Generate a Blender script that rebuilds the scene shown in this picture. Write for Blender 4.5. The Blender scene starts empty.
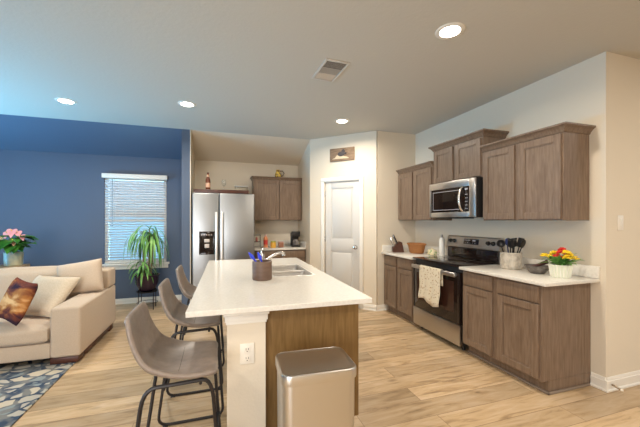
import bpy, bmesh, math, random
from mathutils import Vector, Matrix
random.seed(7)
PI = math.pi
D = bpy.data
SC = bpy.context.scene
COL = SC.collection
R = math.radians

# ------------------------------------------------------------------ camera
cam_d = D.cameras.new('camera')
cam = D.objects.new('camera', cam_d)
COL.objects.link(cam)
cam.location = (0, 0, 1.40)
cam.rotation_euler = (R(90), 0, R(-17.9))
cam_d.sensor_width = 36
cam_d.lens = 315 / 640 * 36
cam_d.shift_y = 7 / 640
cam_d.clip_start = 0.05
SC.camera = cam

# ------------------------------------------------------------------ world, light, exposure
SC.view_settings.view_transform = 'Standard'
SC.view_settings.look = 'None'
SC.view_settings.gamma = 1
SC.view_settings.use_curve_mapping = False
SC.view_settings.exposure = 0.42
SC.cycles.use_denoising = True
SC.cycles.max_bounces = 10
SC.cycles.diffuse_bounces = 6
SC.cycles.caustics_reflective = False
SC.cycles.caustics_refractive = False
SC.cycles.sample_clamp_indirect = 6

W = D.worlds.new('sky')
SC.world = W
W.use_nodes = True
nt = W.node_tree
bg = nt.nodes['Background']
tc = nt.nodes.new('ShaderNodeTexCoord')
sp = nt.nodes.new('ShaderNodeSeparateXYZ')
rp = nt.nodes.new('ShaderNodeValToRGB')
mp = nt.nodes.new('ShaderNodeMapRange')
mp.inputs['From Min'].default_value = -1
mp.inputs['From Max'].default_value = 1
nt.links.new(tc.outputs['Generated'], sp.inputs[0])
nt.links.new(sp.outputs['Z'], mp.inputs['Value'])
nt.links.new(mp.outputs[0], rp.inputs[0])
nt.links.new(rp.outputs[0], bg.inputs[0])
e = rp.color_ramp.elements
e[0].position = 0.0; e[0].color = (0.55, 0.45, 0.33, 1)
e[1].position = 1.0; e[1].color = (0.55, 0.75, 1.0, 1)
k = e.new(0.46); k.color = (0.60, 0.50, 0.38, 1)
k = e.new(0.54); k.color = (0.95, 0.97, 1.0, 1)
bg.inputs[1].default_value = 0.62


def area_light(name, loc, rot, sx, sy, power, color, spread=180):
    l = D.lights.new(name, 'AREA')
    l.shape = 'RECTANGLE'; l.size = sx; l.size_y = sy
    l.energy = power; l.color = color; l.spread = R(spread)
    o = D.objects.new(name, l); COL.objects.link(o)
    o.location = loc; o.rotation_euler = [R(a) for a in rot]
    return o


# daylight through the window behind the blind, plus two added lamps out of view:
# a blue one tilted up to tint the ceiling, and a rear fill
area_light('daylight_back_window', (-1.32, 7.3, 0.10), (-132, 0, 0), 2.2, 0.9, 620, (0.34, 0.74, 1.0), 120)
area_light('blue_tint_left', (-4.95, 4.25, 0.35), (0, -130, 0), 1.2, 1.8, 150, (0.16, 0.58, 1.0), 110)
area_light('rear_fill', (-2.7, -2.9, 1.25), (90, 0, -12), 3.2, 2.1, 95, (0.95, 0.97, 1.0), 150)
# added overhead fill lamps without fixtures, all out of view
for x_, y_, e_ in ((0.2, -1.2, 40), (2.6, -0.6, 30), (4.4, 0.6, 8), (-1.8, 0.8, 40)):
    area_light('overhead_fill', (x_, y_, 2.75), (0, 0, 0), .35, .35, e_, (1.0, .92, .80))

# ------------------------------------------------------------------ materials


def mat(name, base=(0.8, 0.8, 0.8), rough=0.5, metal=0.0, spec=0.5, emis=None, estr=0.0, trans=0.0, coat=0.0, ior=1.45, sheen=0.0):
    m = D.materials.new(name)
    m.use_nodes = True
    b = m.node_tree.nodes['Principled BSDF']
    b.inputs['Base Color'].default_value = (*base, 1)
    b.inputs['Roughness'].default_value = rough
    b.inputs['Metallic'].default_value = metal
    b.inputs['Specular IOR Level'].default_value = spec
    b.inputs['Transmission Weight'].default_value = trans
    b.inputs['Coat Weight'].default_value = coat
    b.inputs['IOR'].default_value = ior
    b.inputs['Sheen Weight'].default_value = sheen
    if emis:
        b.inputs['Emission Color'].default_value = (*emis, 1)
        b.inputs['Emission Strength'].default_value = estr
    return m


def N(m, t, **kw):
    n = m.node_tree.nodes.new(t)
    for a, v in kw.items():
        setattr(n, a, v)
    return n


def L(m, a, b):
    m.node_tree.links.new(a, b)


def noise_color(m, c1, c2, scale=(1, 1, 1), nscale=5, detail=4, lo=0.35, hi=0.65, bump=0.0, bumpdist=0.002, dist=0.0, coord='Object'):
    b = m.node_tree.nodes['Principled BSDF']
    t = N(m, 'ShaderNodeTexCoord'); mpn = N(m, 'ShaderNodeMapping')
    mpn.inputs['Scale'].default_value = scale
    n = N(m, 'ShaderNodeTexNoise')
    n.inputs['Scale'].default_value = nscale
    n.inputs['Detail'].default_value = detail
    n.inputs['Distortion'].default_value = dist
    r = N(m, 'ShaderNodeValToRGB')
    r.color_ramp.elements[0].position = lo; r.color_ramp.elements[0].color = (*c1, 1)
    r.color_ramp.elements[1].position = hi; r.color_ramp.elements[1].color = (*c2, 1)
    L(m, t.outputs[coord], mpn.inputs[0]); L(m, mpn.outputs[0], n.inputs['Vector'])
    L(m, n.outputs['Fac'], r.inputs[0]); L(m, r.outputs[0], b.inputs['Base Color'])
    if bump:
        bp = N(m, 'ShaderNodeBump'); bp.inputs['Strength'].default_value = bump
        bp.inputs['Distance'].default_value = bumpdist
        L(m, n.outputs['Fac'], bp.inputs['Height']); L(m, bp.outputs[0], b.inputs['Normal'])
    return m


def textured_paint(name, base, rough=0.85, bump=0.25, scale=60, spec=0.3):
    m = mat(name, base, rough, spec=spec)
    b = m.node_tree.nodes['Principled BSDF']
    t = N(m, 'ShaderNodeTexCoord'); n = N(m, 'ShaderNodeTexNoise')
    n.inputs['Scale'].default_value = scale; n.inputs['Detail'].default_value = 3
    bp = N(m, 'ShaderNodeBump'); bp.inputs['Strength'].default_value = bump; bp.inputs['Distance'].default_value = 0.004
    L(m, t.outputs['Object'], n.inputs['Vector']); L(m, n.outputs['Fac'], bp.inputs['Height']); L(m, bp.outputs[0], b.inputs['Normal'])
    return m


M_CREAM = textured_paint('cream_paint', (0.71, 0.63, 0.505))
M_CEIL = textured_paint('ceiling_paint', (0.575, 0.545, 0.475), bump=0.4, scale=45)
M_BLUE = textured_paint('navy_paint', (0.094, 0.124, 0.180), rough=0.6)
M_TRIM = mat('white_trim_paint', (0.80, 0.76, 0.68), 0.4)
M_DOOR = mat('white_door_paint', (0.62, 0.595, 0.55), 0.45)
M_BLACK = mat('black_plastic', (0.012, 0.011, 0.011), 0.35)
M_BLACKGLASS = mat('black_glass', (0.012, 0.007, 0.006), 0.06, spec=0.6)
M_BLACKMETAL = mat('black_powder_metal', (0.022, 0.018, 0.017), 0.4, metal=0.3)
M_CHROME = mat('brushed_chrome', (0.75, 0.73, 0.70), 0.22, metal=1)
M_WHITEPL = mat('white_plastic', (0.80, 0.75, 0.66), 0.4)
M_GLASS = mat('clear_glass', (0.95, 0.97, 0.97), 0.03, trans=1.0)


def wood(name, c1, c2, scale, rough=0.45, nscale=6):
    return noise_color(mat(name, c1, rough), c1, c2, scale, nscale, 6, 0.3, 0.7, bump=0.05, dist=0.6)


M_CAB = wood('taupe_stained_maple', (0.145, 0.094, 0.060), (0.230, 0.160, 0.110), (9, 9, 0.9), 0.38)
M_CABTOE = mat('dark_toe_kick', (0.05, 0.036, 0.026), 0.5)
M_PANEL = wood('brown_maple_panel', (0.155, 0.084, 0.026), (0.245, 0.142, 0.050), (9, 9, 0.8), 0.4)
M_DARKWOOD = wood('dark_brown_wood', (0.05, 0.016, 0.009), (0.09, 0.03, 0.018), (3, 3, 3), 0.35)
M_TABLEWOOD = wood('light_table_wood', (0.42, 0.29, 0.17), (0.55, 0.40, 0.25), (2, 9, 9), 0.5)

M_QUARTZ = noise_color(mat('white_quartz', (0.8, 0.76, 0.68), 0.16, spec=0.5), (0.66, 0.625, 0.56), (0.74, 0.705, 0.64), (1, 1, 1), 60, 3, 0.3, 0.7)


def steel(name, base, rough, scale, anis=0.0):
    m = mat(name, base, rough, metal=1)
    b = m.node_tree.nodes['Principled BSDF']
    t = N(m, 'ShaderNodeTexCoord'); mpn = N(m, 'ShaderNodeMapping'); mpn.inputs['Scale'].default_value = scale
    n = N(m, 'ShaderNodeTexNoise'); n.inputs['Scale'].default_value = 4; n.inputs['Detail'].default_value = 5
    mr = N(m, 'ShaderNodeMapRange'); mr.inputs['To Min'].default_value = rough - 0.05; mr.inputs['To Max'].default_value = rough + 0.07
    L(m, t.outputs['Object'], mpn.inputs[0]); L(m, mpn.outputs[0], n.inputs['Vector'])
    L(m, n.outputs['Fac'], mr.inputs['Value']); L(m, mr.outputs[0], b.inputs['Roughness'])
    return m


M_STEEL = steel('stainless_steel', (0.33, 0.335, 0.335), 0.34, (1, 1, 60))
M_STEELH = steel('stainless_steel_horizontal', (0.52, 0.49, 0.46), 0.30, (60, 60, 1))
M_STEELBIN = steel('brushed_bin_steel', (0.66, 0.64, 0.61), 0.30, (1, 1, 60))
M_STEELSINK = steel('sink_steel', (0.74, 0.71, 0.67), 0.40, (20, 1, 1))

# floor planks running along X
M_FLOOR = mat('oak_plank_floor', (0.5, 0.35, 0.2), 0.33, spec=0.5)


def build_floor(m):
    b = m.node_tree.nodes['Principled BSDF']
    t = N(m, 'ShaderNodeTexCoord')
    br = N(m, 'ShaderNodeTexBrick')
    br.offset = 0.37; br.offset_frequency = 2
    br.inputs['Scale'].default_value = 1
    br.inputs['Brick Width'].default_value = 1.5
    br.inputs['Row Height'].default_value = 0.19
    br.inputs['Mortar Size'].default_value = 0.0018
    br.inputs['Mortar Smooth'].default_value = 0.1
    br.inputs['Color1'].default_value = (0, 0, 0, 1)
    br.inputs['Color2'].default_value = (1, 1, 1, 1)
    br.inputs['Mortar'].default_value = (0.5, 0.5, 0.5, 1)
    L(m, t.outputs['Object'], br.inputs['Vector'])
    # stretched grain, shifted per plank
    add = N(m, 'ShaderNodeVectorMath', operation='MULTIPLY_ADD')
    L(m, br.outputs['Color'], add.inputs[0]); add.inputs[1].default_value = (13, 7, 3)
    L(m, t.outputs['Object'], add.inputs[2])
    mpn = N(m, 'ShaderNodeMapping'); mpn.inputs['Scale'].default_value = (1.1, 7, 1)
    L(m, add.outputs[0], mpn.inputs[0])
    n = N(m, 'ShaderNodeTexNoise'); n.inputs['Scale'].default_value = 2.6; n.inputs['Detail'].default_value = 8
    n.inputs['Distortion'].default_value = 0.9; n.inputs['Roughness'].default_value = 0.6
    L(m, mpn.outputs[0], n.inputs['Vector'])
    r = N(m, 'ShaderNodeValToRGB')
    els = r.color_ramp.elements
    els[0].position = 0.28; els[0].color = (0.27, 0.175, 0.095, 1)
    els[1].position = 0.72; els[1].color = (0.62, 0.47, 0.315, 1)
    q = els.new(0.46); q.color = (0.51, 0.36, 0.205, 1)
    L(m, n.outputs['Fac'], r.inputs[0])
    # plank tone
    hv = N(m, 'ShaderNodeMapRange'); hv.inputs['To Min'].default_value = 0.74; hv.inputs['To Max'].default_value = 1.12
    L(m, br.outputs['Color'], hv.inputs['Value'])
    mul = N(m, 'ShaderNodeVectorMath', operation='SCALE')
    L(m, r.outputs[0], mul.inputs[0]); L(m, hv.outputs[0], mul.inputs['Scale'])
    # knots
    vo = N(m, 'ShaderNodeTexVoronoi'); vo.inputs['Scale'].default_value = 1.6
    mp2 = N(m, 'ShaderNodeMapping'); mp2.inputs['Scale'].default_value = (1.0, 2.2, 1)
    L(m, add.outputs[0], mp2.inputs[0]); L(m, mp2.outputs[0], vo.inputs['Vector'])
    kr = N(m, 'ShaderNodeValToRGB')
    kr.color_ramp.elements[0].position = 0.02; kr.color_ramp.elements[0].color = (1, 1, 1, 1)
    kr.color_ramp.elements[1].position = 0.10; kr.color_ramp.elements[1].color = (0, 0, 0, 1)
    L(m, vo.outputs['Distance'], kr.inputs[0])
    kx = N(m, 'ShaderNodeMix', data_type='RGBA')
    L(m, mul.outputs[0], kx.inputs['A']); kx.inputs['B'].default_value = (0.16, 0.085, 0.04, 1)
    kf = N(m, 'ShaderNodeMath', operation='MULTIPLY'); kf.inputs[1].default_value = 0.55
    L(m, kr.outputs[0], kf.inputs[0]); L(m, kf.outputs[0], kx.inputs['Factor'])
    # seams
    mx = N(m, 'ShaderNodeMix', data_type='RGBA')
    L(m, br.outputs['Fac'], mx.inputs['Factor']); L(m, kx.outputs['Result'], mx.inputs['A'])
    mx.inputs['B'].default_value = (0.20, 0.12, 0.06, 1)
    L(m, mx.outputs['Result'], b.inputs['Base Color'])
    bp = N(m, 'ShaderNodeBump'); bp.inputs['Strength'].default_value = 0.12; bp.inputs['Distance'].default_value = 0.003
    L(m, n.outputs['Fac'], bp.inputs['Height']); L(m, bp.outputs[0], b.inputs['Normal'])


build_floor(M_FLOOR)

M_RUG = mat('stone_pattern_rug', (0.5, 0.5, 0.5), 0.95, spec=0.1)


def build_rug(m):
    b = m.node_tree.nodes['Principled BSDF']
    t = N(m, 'ShaderNodeTexCoord')
    n = N(m, 'ShaderNodeTexNoise'); n.inputs['Scale'].default_value = 5
    mixv = N(m, 'ShaderNodeMix', data_type='VECTOR'); mixv.inputs['Factor'].default_value = 0.12
    L(m, t.outputs['Object'], n.inputs['Vector']); L(m, t.outputs['Object'], mixv.inputs['A']); L(m, n.outputs['Color'], mixv.inputs['B'])
    mpn = N(m, 'ShaderNodeMapping'); mpn.inputs['Scale'].default_value = (1, 1.25, 0)
    L(m, mixv.outputs['Result'], mpn.inputs[0])
    v = N(m, 'ShaderNodeTexVoronoi', feature='DISTANCE_TO_EDGE'); v.inputs['Scale'].default_value = 9
    v.inputs['Randomness'].default_value = 0.85
    L(m, mpn.outputs[0], v.inputs['Vector'])
    v2 = N(m, 'ShaderNodeTexVoronoi'); v2.inputs['Scale'].default_value = 9; v2.inputs['Randomness'].default_value = 0.85
    L(m, mpn.outputs[0], v2.inputs['Vector'])
    sx = N(m, 'ShaderNodeSeparateColor'); L(m, v2.outputs['Color'], sx.inputs[0])
    cr = N(m, 'ShaderNodeValToRGB'); cr.color_ramp.interpolation = 'CONSTANT'
    cr.color_ramp.elements[0].color = (0.52, 0.46, 0.36, 1)
    cr.color_ramp.elements[1].position = 0.84; cr.color_ramp.elements[1].color = (0.24, 0.28, 0.29, 1)
    q = cr.color_ramp.elements.new(0.5); q.color = (0.46, 0.43, 0.37, 1)
    L(m, sx.outputs[0], cr.inputs[0])
    er = N(m, 'ShaderNodeValToRGB')
    er.color_ramp.elements[0].position = 0.10; er.color_ramp.elements[0].color = (0, 0, 0, 1)
    er.color_ramp.elements[1].position = 0.14; er.color_ramp.elements[1].color = (1, 1, 1, 1)
    L(m, v.outputs['Distance'], er.inputs[0])
    gn = N(m, 'ShaderNodeTexNoise'); gn.inputs['Scale'].default_value = 9; L(m, t.outputs['Object'], gn.inputs['Vector'])
    gr = N(m, 'ShaderNodeValToRGB')
    gr.color_ramp.elements[0].position = 0.42; gr.color_ramp.elements[0].color = (0.05, 0.075, 0.12, 1)
    gr.color_ramp.elements[1].position = 0.6; gr.color_ramp.elements[1].color = (0.20, 0.205, 0.20, 1)
    L(m, gn.outputs['Fac'], gr.inputs[0])
    mx = N(m, 'ShaderNodeMix', data_type='RGBA')
    L(m, er.outputs[0], mx.inputs['Factor']); L(m, gr.outputs[0], mx.inputs['A']); L(m, cr.outputs[0], mx.inputs['B'])
    L(m, mx.outputs['Result'], b.inputs['Base Color'])


build_rug(M_RUG)


def fabric(name, c1, c2, nscale=90, rough=0.95):
    return noise_color(mat(name, c1, rough, spec=0.15, sheen=0.2), c1, c2, (1, 1, 1), nscale, 3, 0.3, 0.7, bump=0.15, bumpdist=0.002)


M_SOFA = fabric('beige_sofa_fabric', (0.47, 0.37, 0.275), (0.53, 0.42, 0.315), 140)
M_PILLOW = fabric('sand_pillow_fabric', (0.50, 0.41, 0.30), (0.58, 0.48, 0.36))
M_PRINT = mat('sunset_print_fabric', (0.4, 0.2, 0.1), 0.9, spec=0.1)


def build_print(m):
    b = m.node_tree.nodes['Principled BSDF']
    t = N(m, 'ShaderNodeTexCoord'); mpn = N(m, 'ShaderNodeMapping'); mpn.inputs['Scale'].default_value = (1.0, 1.0, 2.6)
    n = N(m, 'ShaderNodeTexNoise'); n.inputs['Scale'].default_value = 4.2; n.inputs['Detail'].default_value = 5; n.inputs['Distortion'].default_value = 0.5
    L(m, t.outputs['Object'], mpn.inputs[0]); L(m, mpn.outputs[0], n.inputs['Vector'])
    # warm band across the middle, dark towards the borders (print of the cloth)
    s = N(m, 'ShaderNodeSeparateXYZ'); L(m, t.outputs['Object'], s.inputs[0])
    ab = N(m, 'ShaderNodeMath', operation='ABSOLUTE'); L(m, s.outputs['Z'], ab.inputs[0])
    ma = N(m, 'ShaderNodeMath', operation='MULTIPLY_ADD'); ma.inputs[1].default_value = -1.5
    L(m, ab.outputs[0], ma.inputs[0]); L(m, n.outputs['Fac'], ma.inputs[2])
    r = N(m, 'ShaderNodeValToRGB')
    els = r.color_ramp.elements
    els[0].position = 0.16; els[0].color = (0.035, 0.018, 0.03, 1)
    els[1].position = 0.56; els[1].color = (0.75, 0.45, 0.20, 1)
    q = els.new(0.30); q.color = (0.17, 0.05, 0.03, 1)
    q = els.new(0.42); q.color = (0.42, 0.17, 0.05, 1)
    L(m, ma.outputs[0], r.inputs[0]); L(m, r.outputs[0], b.inputs['Base Color'])


build_print(M_PRINT)
M_LEATHER = noise_color(mat('taupe_faux_leather', (0.2, 0.16, 0.13), 0.34, spec=0.5), (0.190, 0.148, 0.120), (0.245, 0.195, 0.160), (1, 1, 1), 30, 4, 0.3, 0.7, bump=0.08, bumpdist=0.002)
M_LEAF = noise_color(mat('green_leaf', (0.05, 0.2, 0.03), 0.4), (0.06, 0.22, 0.035), (0.24, 0.46, 0.11), (1, 1, 1), 7, 3)
M_LEAFD = noise_color(mat('deep_green_leaf', (0.05, 0.2, 0.03), 0.35), (0.015, 0.10, 0.015), (0.07, 0.24, 0.03), (1, 1, 1), 9, 3)
M_CANE = mat('plant_cane', (0.28, 0.22, 0.12), 0.8)
M_SOIL = noise_color(mat('soil', (0.05, 0.03, 0.02), 0.95), (0.03, 0.02, 0.012), (0.09, 0.06, 0.04), (1, 1, 1), 80)
M_PLUMPOT = mat('plum_glazed_pot', (0.032, 0.016, 0.028), 0.2)
M_TOWEL = mat('spotted_tea_towel', (0.7, 0.62, 0.45), 0.95, spec=0.1)


def build_spots(m, base, c2, scale, edge=0.22):
    b = m.node_tree.nodes['Principled BSDF']
    t = N(m, 'ShaderNodeTexCoord')
    v = N(m, 'ShaderNodeTexVoronoi'); v.inputs['Scale'].default_value = scale
    L(m, t.outputs['Object'], v.inputs['Vector'])
    r = N(m, 'ShaderNodeValToRGB')
    r.color_ramp.elements[0].position = edge; r.color_ramp.elements[0].color = (*c2, 1)
    r.color_ramp.elements[1].position = edge + 0.08; r.color_ramp.elements[1].color = (*base, 1)
    L(m, v.outputs['Distance'], r.inputs[0]); L(m, r.outputs[0], b.inputs['Base Color'])


build_spots(M_TOWEL, (0.66, 0.59, 0.45), (0.36, 0.24, 0.13), 38, 0.24)
M_CROCK = noise_color(mat('stone_crock', (0.5, 0.45, 0.38), 0.7), (0.36, 0.32, 0.26), (0.60, 0.54, 0.45), (1, 1, 1), 22, 4)
M_WICKER = mat('woven_wicker', (0.4, 0.2, 0.08), 0.7)


def build_wicker(m, c1, c2):
    b = m.node_tree.nodes['Principled BSDF']
    t = N(m, 'ShaderNodeTexCoord')
    w = N(m, 'ShaderNodeTexWave', bands_direction='Z'); w.inputs['Scale'].default_value = 28; w.inputs['Distortion'].default_value = 3
    w.inputs['Detail'].default_value = 2
    L(m, t.outputs['Object'], w.inputs['Vector'])
    r = N(m, 'ShaderNodeValToRGB')
    r.color_ramp.elements[0].color = (*c1, 1); r.color_ramp.elements[1].color = (*c2, 1)
    L(m, w.outputs['Fac'], r.inputs[0]); L(m, r.outputs[0], b.inputs['Base Color'])
    bp = N(m, 'ShaderNodeBump'); bp.inputs['Strength'].default_value = 0.6; bp.inputs['Distance'].default_value = 0.004
    L(m, w.outputs['Fac'], bp.inputs['Height']); L(m, bp.outputs[0], b.inputs['Normal'])


build_wicker(M_WICKER, (0.22, 0.075, 0.018), (0.50, 0.22, 0.07))
M_GREYSTONE = noise_color(mat('grey_stone', (0.15, 0.13, 0.12), 0.6), (0.10, 0.085, 0.075), (0.20, 0.175, 0.155), (1, 1, 1), 30)
M_PESTLE = mat('dark_pestle_wood', (0.07, 0.025, 0.02), 0.5)
M_WHITECER = mat('white_ceramic', (0.80, 0.78, 0.72), 0.25)
M_YELLOW = mat('yellow_petals', (0.85, 0.60, 0.02), 0.6)
M_RED = mat('red_petals', (0.62, 0.03, 0.02), 0.6)
M_PINK = mat('pink_petals', (0.80, 0.36, 0.40), 0.5)
M_BROWNJAR = noise_color(mat('brown_jar_glaze', (0.12, 0.07, 0.05), 0.45), (0.11, 0.065, 0.045), (0.16, 0.10, 0.07), (1, 1, 4), 10)
M_BLUEPL = mat('blue_plastic', (0.03, 0.06, 0.62), 0.35)
M_TEALPOT = noise_color(mat('sage_glazed_pot', (0.3, 0.35, 0.3), 0.4), (0.20, 0.29, 0.28), (0.46, 0.42, 0.27), (1, 1, 1), 9)
M_BOTTLE = mat('amber_bottle_glass', (0.13, 0.035, 0.015), 0.12, spec=0.6)
M_LABEL = mat('peach_bottle_label', (0.65, 0.40, 0.26), 0.6)
M_BLIND = mat('white_blind_slat', (0.78, 0.80, 0.82), 0.5)
M_LAMPGLOW = mat('lit_lamp_lens', (1, 1, 1), 0.5, emis=(1.0, 0.90, 0.74), estr=14)
M_VENTDARK = mat('vent_dark_interior', (0.10, 0.09, 0.085), 0.8)
M_VENT = mat('white_vent_metal', (0.60, 0.56, 0.50), 0.5)

# ------------------------------------------------------------------ mesh builder


class B:
    """collects shapes in the frame F (world by default) and links them as one mesh"""

    def __init__(self, F=None):
        self.v = []; self.f = []; self.F = F or Matrix.Identity(4)

    def raw(self, vs, fs, M=None):
        T = self.F @ M if M is not None else self.F
        n = len(self.v)
        self.v += [T @ Vector(p) for p in vs]
        self.f += [tuple(n + i for i in f) for f in fs]
        return self

    def box(self, x0, y0, z0, x1, y1, z1, bev=0.0, seg=2, M=None):
        x0, x1 = sorted((x0, x1)); y0, y1 = sorted((y0, y1)); z0, z1 = sorted((z0, z1))
        bm = bmesh.new()
        bmesh.ops.create_cube(bm, size=1)
        for v in bm.verts:
            v.co = Vector((x0 + (v.co.x + .5) * (x1 - x0), y0 + (v.co.y + .5) * (y1 - y0), z0 + (v.co.z + .5) * (z1 - z0)))
        if bev > 0:
            bev = min(bev, 0.45 * min(x1 - x0, y1 - y0, z1 - z0))
            bmesh.ops.bevel(bm, geom=bm.edges[:], offset=bev, segments=seg, affect='EDGES', profile=0.5)
        return self.bm(bm, M)

    def bm(self, bm, M=None):
        bm.verts.index_update()
        vs = [v.co.copy() for v in bm.verts]; fs = [[v.index for v in f.verts] for f in bm.faces]
        bm.free()
        return self.raw(vs, fs, M)

    def lathe(self, prof, cx=0, cy=0, cz=0, seg=24, M=None, cap=True, sx=1, sy=1):
        vs = []; fs = []
        for (r, z) in prof:
            for i in range(seg):
                a = 2 * PI * i / seg
                vs.append((cx + r * math.cos(a) * sx, cy + r * math.sin(a) * sy, cz + z))
        for j in range(len(prof) - 1):
            for i in range(seg):
                k = (i + 1) % seg
                fs.append((j * seg + i, j * seg + k, (j + 1) * seg + k, (j + 1) * seg + i))
        if cap:
            fs.append(tuple(reversed(range(seg))))
            fs.append(tuple(range((len(prof) - 1) * seg, len(prof) * seg)))
        return self.raw(vs, fs, M)

    def tube(self, pts, r, seg=8, closed=False, M=None):
        pts = [Vector(p) for p in pts]
        n = len(pts); vs = []; fs = []
        rr = r if isinstance(r, (list, tuple)) else [r] * n
        prev = None
        for i, p in enumerate(pts):
            if closed:
                d = (pts[(i + 1) % n] - pts[i - 1])
            else:
                d = (pts[min(i + 1, n - 1)] - pts[max(i - 1, 0)])
            d.normalize()
            if prev is None:
                u = d.orthogonal().normalized()
            else:
                u = (prev - d * prev.dot(d))
                u = u.normalized() if u.length > 1e-6 else d.orthogonal().normalized()
            prev = u
            w = d.cross(u)
            for k in range(seg):
                a = 2 * PI * k / seg
                vs.append(p + (u * math.cos(a) + w * math.sin(a)) * rr[i])
        m = n if closed else n - 1
        for i in range(m):
            j = (i + 1) % n
            for k in range(seg):
                q = (k + 1) % seg
                fs.append((i * seg + k, i * seg + q, j * seg + q, j * seg + k))
        if not closed:
            fs.append(tuple(reversed(range(seg)))); fs.append(tuple(range((n - 1) * seg, n * seg)))
        return self.raw(vs, fs, M)

    def sphere(self, c, r, M=None, sx=1, sy=1, sz=1, sub=2):
        bm = bmesh.new()
        bmesh.ops.create_icosphere(bm, subdivisions=sub, radius=r)
        for v in bm.verts:
            v.co = Vector((v.co.x * sx + c[0], v.co.y * sy + c[1], v.co.z * sz + c[2]))
        return self.bm(bm, M)

    def prism(self, pts, axis, a0, a1, M=None):
        """extrude a 2D outline along axis ('x','y','z') from a0 to a1"""
        n = len(pts); vs = []
        for a in (a0, a1):
            for (p, q) in pts:
                vs.append({'x': (a, p, q), 'y': (p, a, q), 'z': (p, q, a)}[axis])
        fs = [tuple(range(n))[::-1], tuple(range(n, 2 * n))]
        for i in range(n):
            k = (i + 1) % n
            fs.append((i, k, n + k, n + i))
        return self.raw(vs, fs, M)

    def build(self, name, m, parent=None, mods=None, smooth=True):
        me = D.meshes.new(name)
        o = D.objects.new(name, me)
        COL.objects.link(o)
        if parent is not None:
            inv = world(parent).inverted()
            o.parent = parent
            vs = [inv @ v for v in self.v]
        else:
            # origin at the base centre of the thing
            xs = [v.x for v in self.v]; ys = [v.y for v in self.v]; zs = [v.z for v in self.v]
            c = Vector(((min(xs) + max(xs)) / 2, (min(ys) + max(ys)) / 2, min(zs)))
            if self.at0:
                c = Vector((0, 0, 0))
            o.location = c
            vs = [v - c for v in self.v]
        me.from_pydata([tuple(v) for v in vs], [], self.f)
        bm = bmesh.new(); bm.from_mesh(me)
        bmesh.ops.recalc_face_normals(bm, faces=bm.faces[:])
        bm.to_mesh(me); bm.free()
        if smooth:
            me.polygons.foreach_set('use_smooth', [True] * len(me.polygons))
            me.set_sharp_from_angle(angle=R(38))
        me.materials.append(m)
        for md in (mods or []):
            t, kw = md
            x = o.modifiers.new(t.lower(), t)
            for a, b in kw.items():
                setattr(x, a, b)
        return o
    at0 = False


def world(o):
    M = Matrix.LocRotScale(o.location, o.rotation_euler, o.scale)
    return world(o.parent) @ M if o.parent else M


def tag(o, label, cat=None, group=None, kind=None):
    if label: o['label'] = label
    if cat: o['category'] = cat
    if group: o['group'] = group
    if kind: o['kind'] = kind
    return o


def thing(name, label, cat, loc, rz=0, group=None):
    o = D.objects.new(name, None)
    COL.objects.link(o)
    o.empty_display_size = 0.05
    o.location = loc; o.rotation_euler = (0, 0, rz)
    return tag(o, label, cat, group)


def frame(loc, rz=0):
    return Matrix.Translation(loc) @ Matrix.Rotation(rz, 4, 'Z')


def struct(name, b, m, label=None, parent=None, **kw):
    b.at0 = True
    o = b.build(name, m, parent, **kw)
    if parent is None:
        tag(o, label, name.rstrip('_0123456789').split('_')[0], kind='structure')
    return o


def copy_tree(o, parent=None):
    kids = [c for c in D.objects if c.parent == o]
    c = o.copy(); COL.objects.link(c); c.parent = parent
    for ch in kids:
        copy_tree(ch, c)
    return c


# ------------------------------------------------------------------ the room
CE = 2.79           # ceiling
YC = 5.20           # where the ceiling breaks into the slope
YB = 6.05           # back wall
ZB = 2.48           # top of the back wall
XR = 3.03           # right wall
XL = -4.6           # left wall
YW = 1.74           # where the right wall turns away
PX = 1.50           # pantry side wall
PB = (2.33, 4.37)   # pantry corner near the range wall
WX0, WX1 = -0.53, -0.40   # wing wall
YR = -3.0

struct('floor', B().box(XL, YR, -0.06, 6.0, 6.2, 0), M_FLOOR, 'light oak plank floor running through kitchen and living room', smooth=False)
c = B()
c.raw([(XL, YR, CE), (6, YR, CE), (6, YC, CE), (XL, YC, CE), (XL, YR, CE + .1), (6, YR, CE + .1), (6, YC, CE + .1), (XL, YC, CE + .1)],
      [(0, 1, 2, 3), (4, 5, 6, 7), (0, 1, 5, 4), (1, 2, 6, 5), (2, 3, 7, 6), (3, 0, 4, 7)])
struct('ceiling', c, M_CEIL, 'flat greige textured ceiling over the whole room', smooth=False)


def slope(name, x0, x1, m, label):
    y1 = YB + .12; z1 = CE + (ZB - CE) * (y1 - YC) / (YB - YC)
    b = B().raw([(x0, YC, CE), (x1, YC, CE), (x1, y1, z1), (x0, y1, z1),
                 (x0, YC, CE + .1), (x1, YC, CE + .1), (x1, y1, z1 + .1), (x0, y1, z1 + .1)],
                [(0, 1, 2, 3), (4, 5, 6, 7), (0, 1, 5, 4), (1, 2, 6, 5), (2, 3, 7, 6), (3, 0, 4, 7)])
    return struct(name, b, m, label, smooth=False)


slope('ceiling_living', XL, (WX0 + WX1) / 2, M_BLUE, 'navy blue sloped ceiling strip above the window wall')
slope('ceiling_kitchen', (WX0 + WX1) / 2, PX + .05, M_CREAM, 'cream sloped ceiling strip above the refrigerator alcove')

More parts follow.
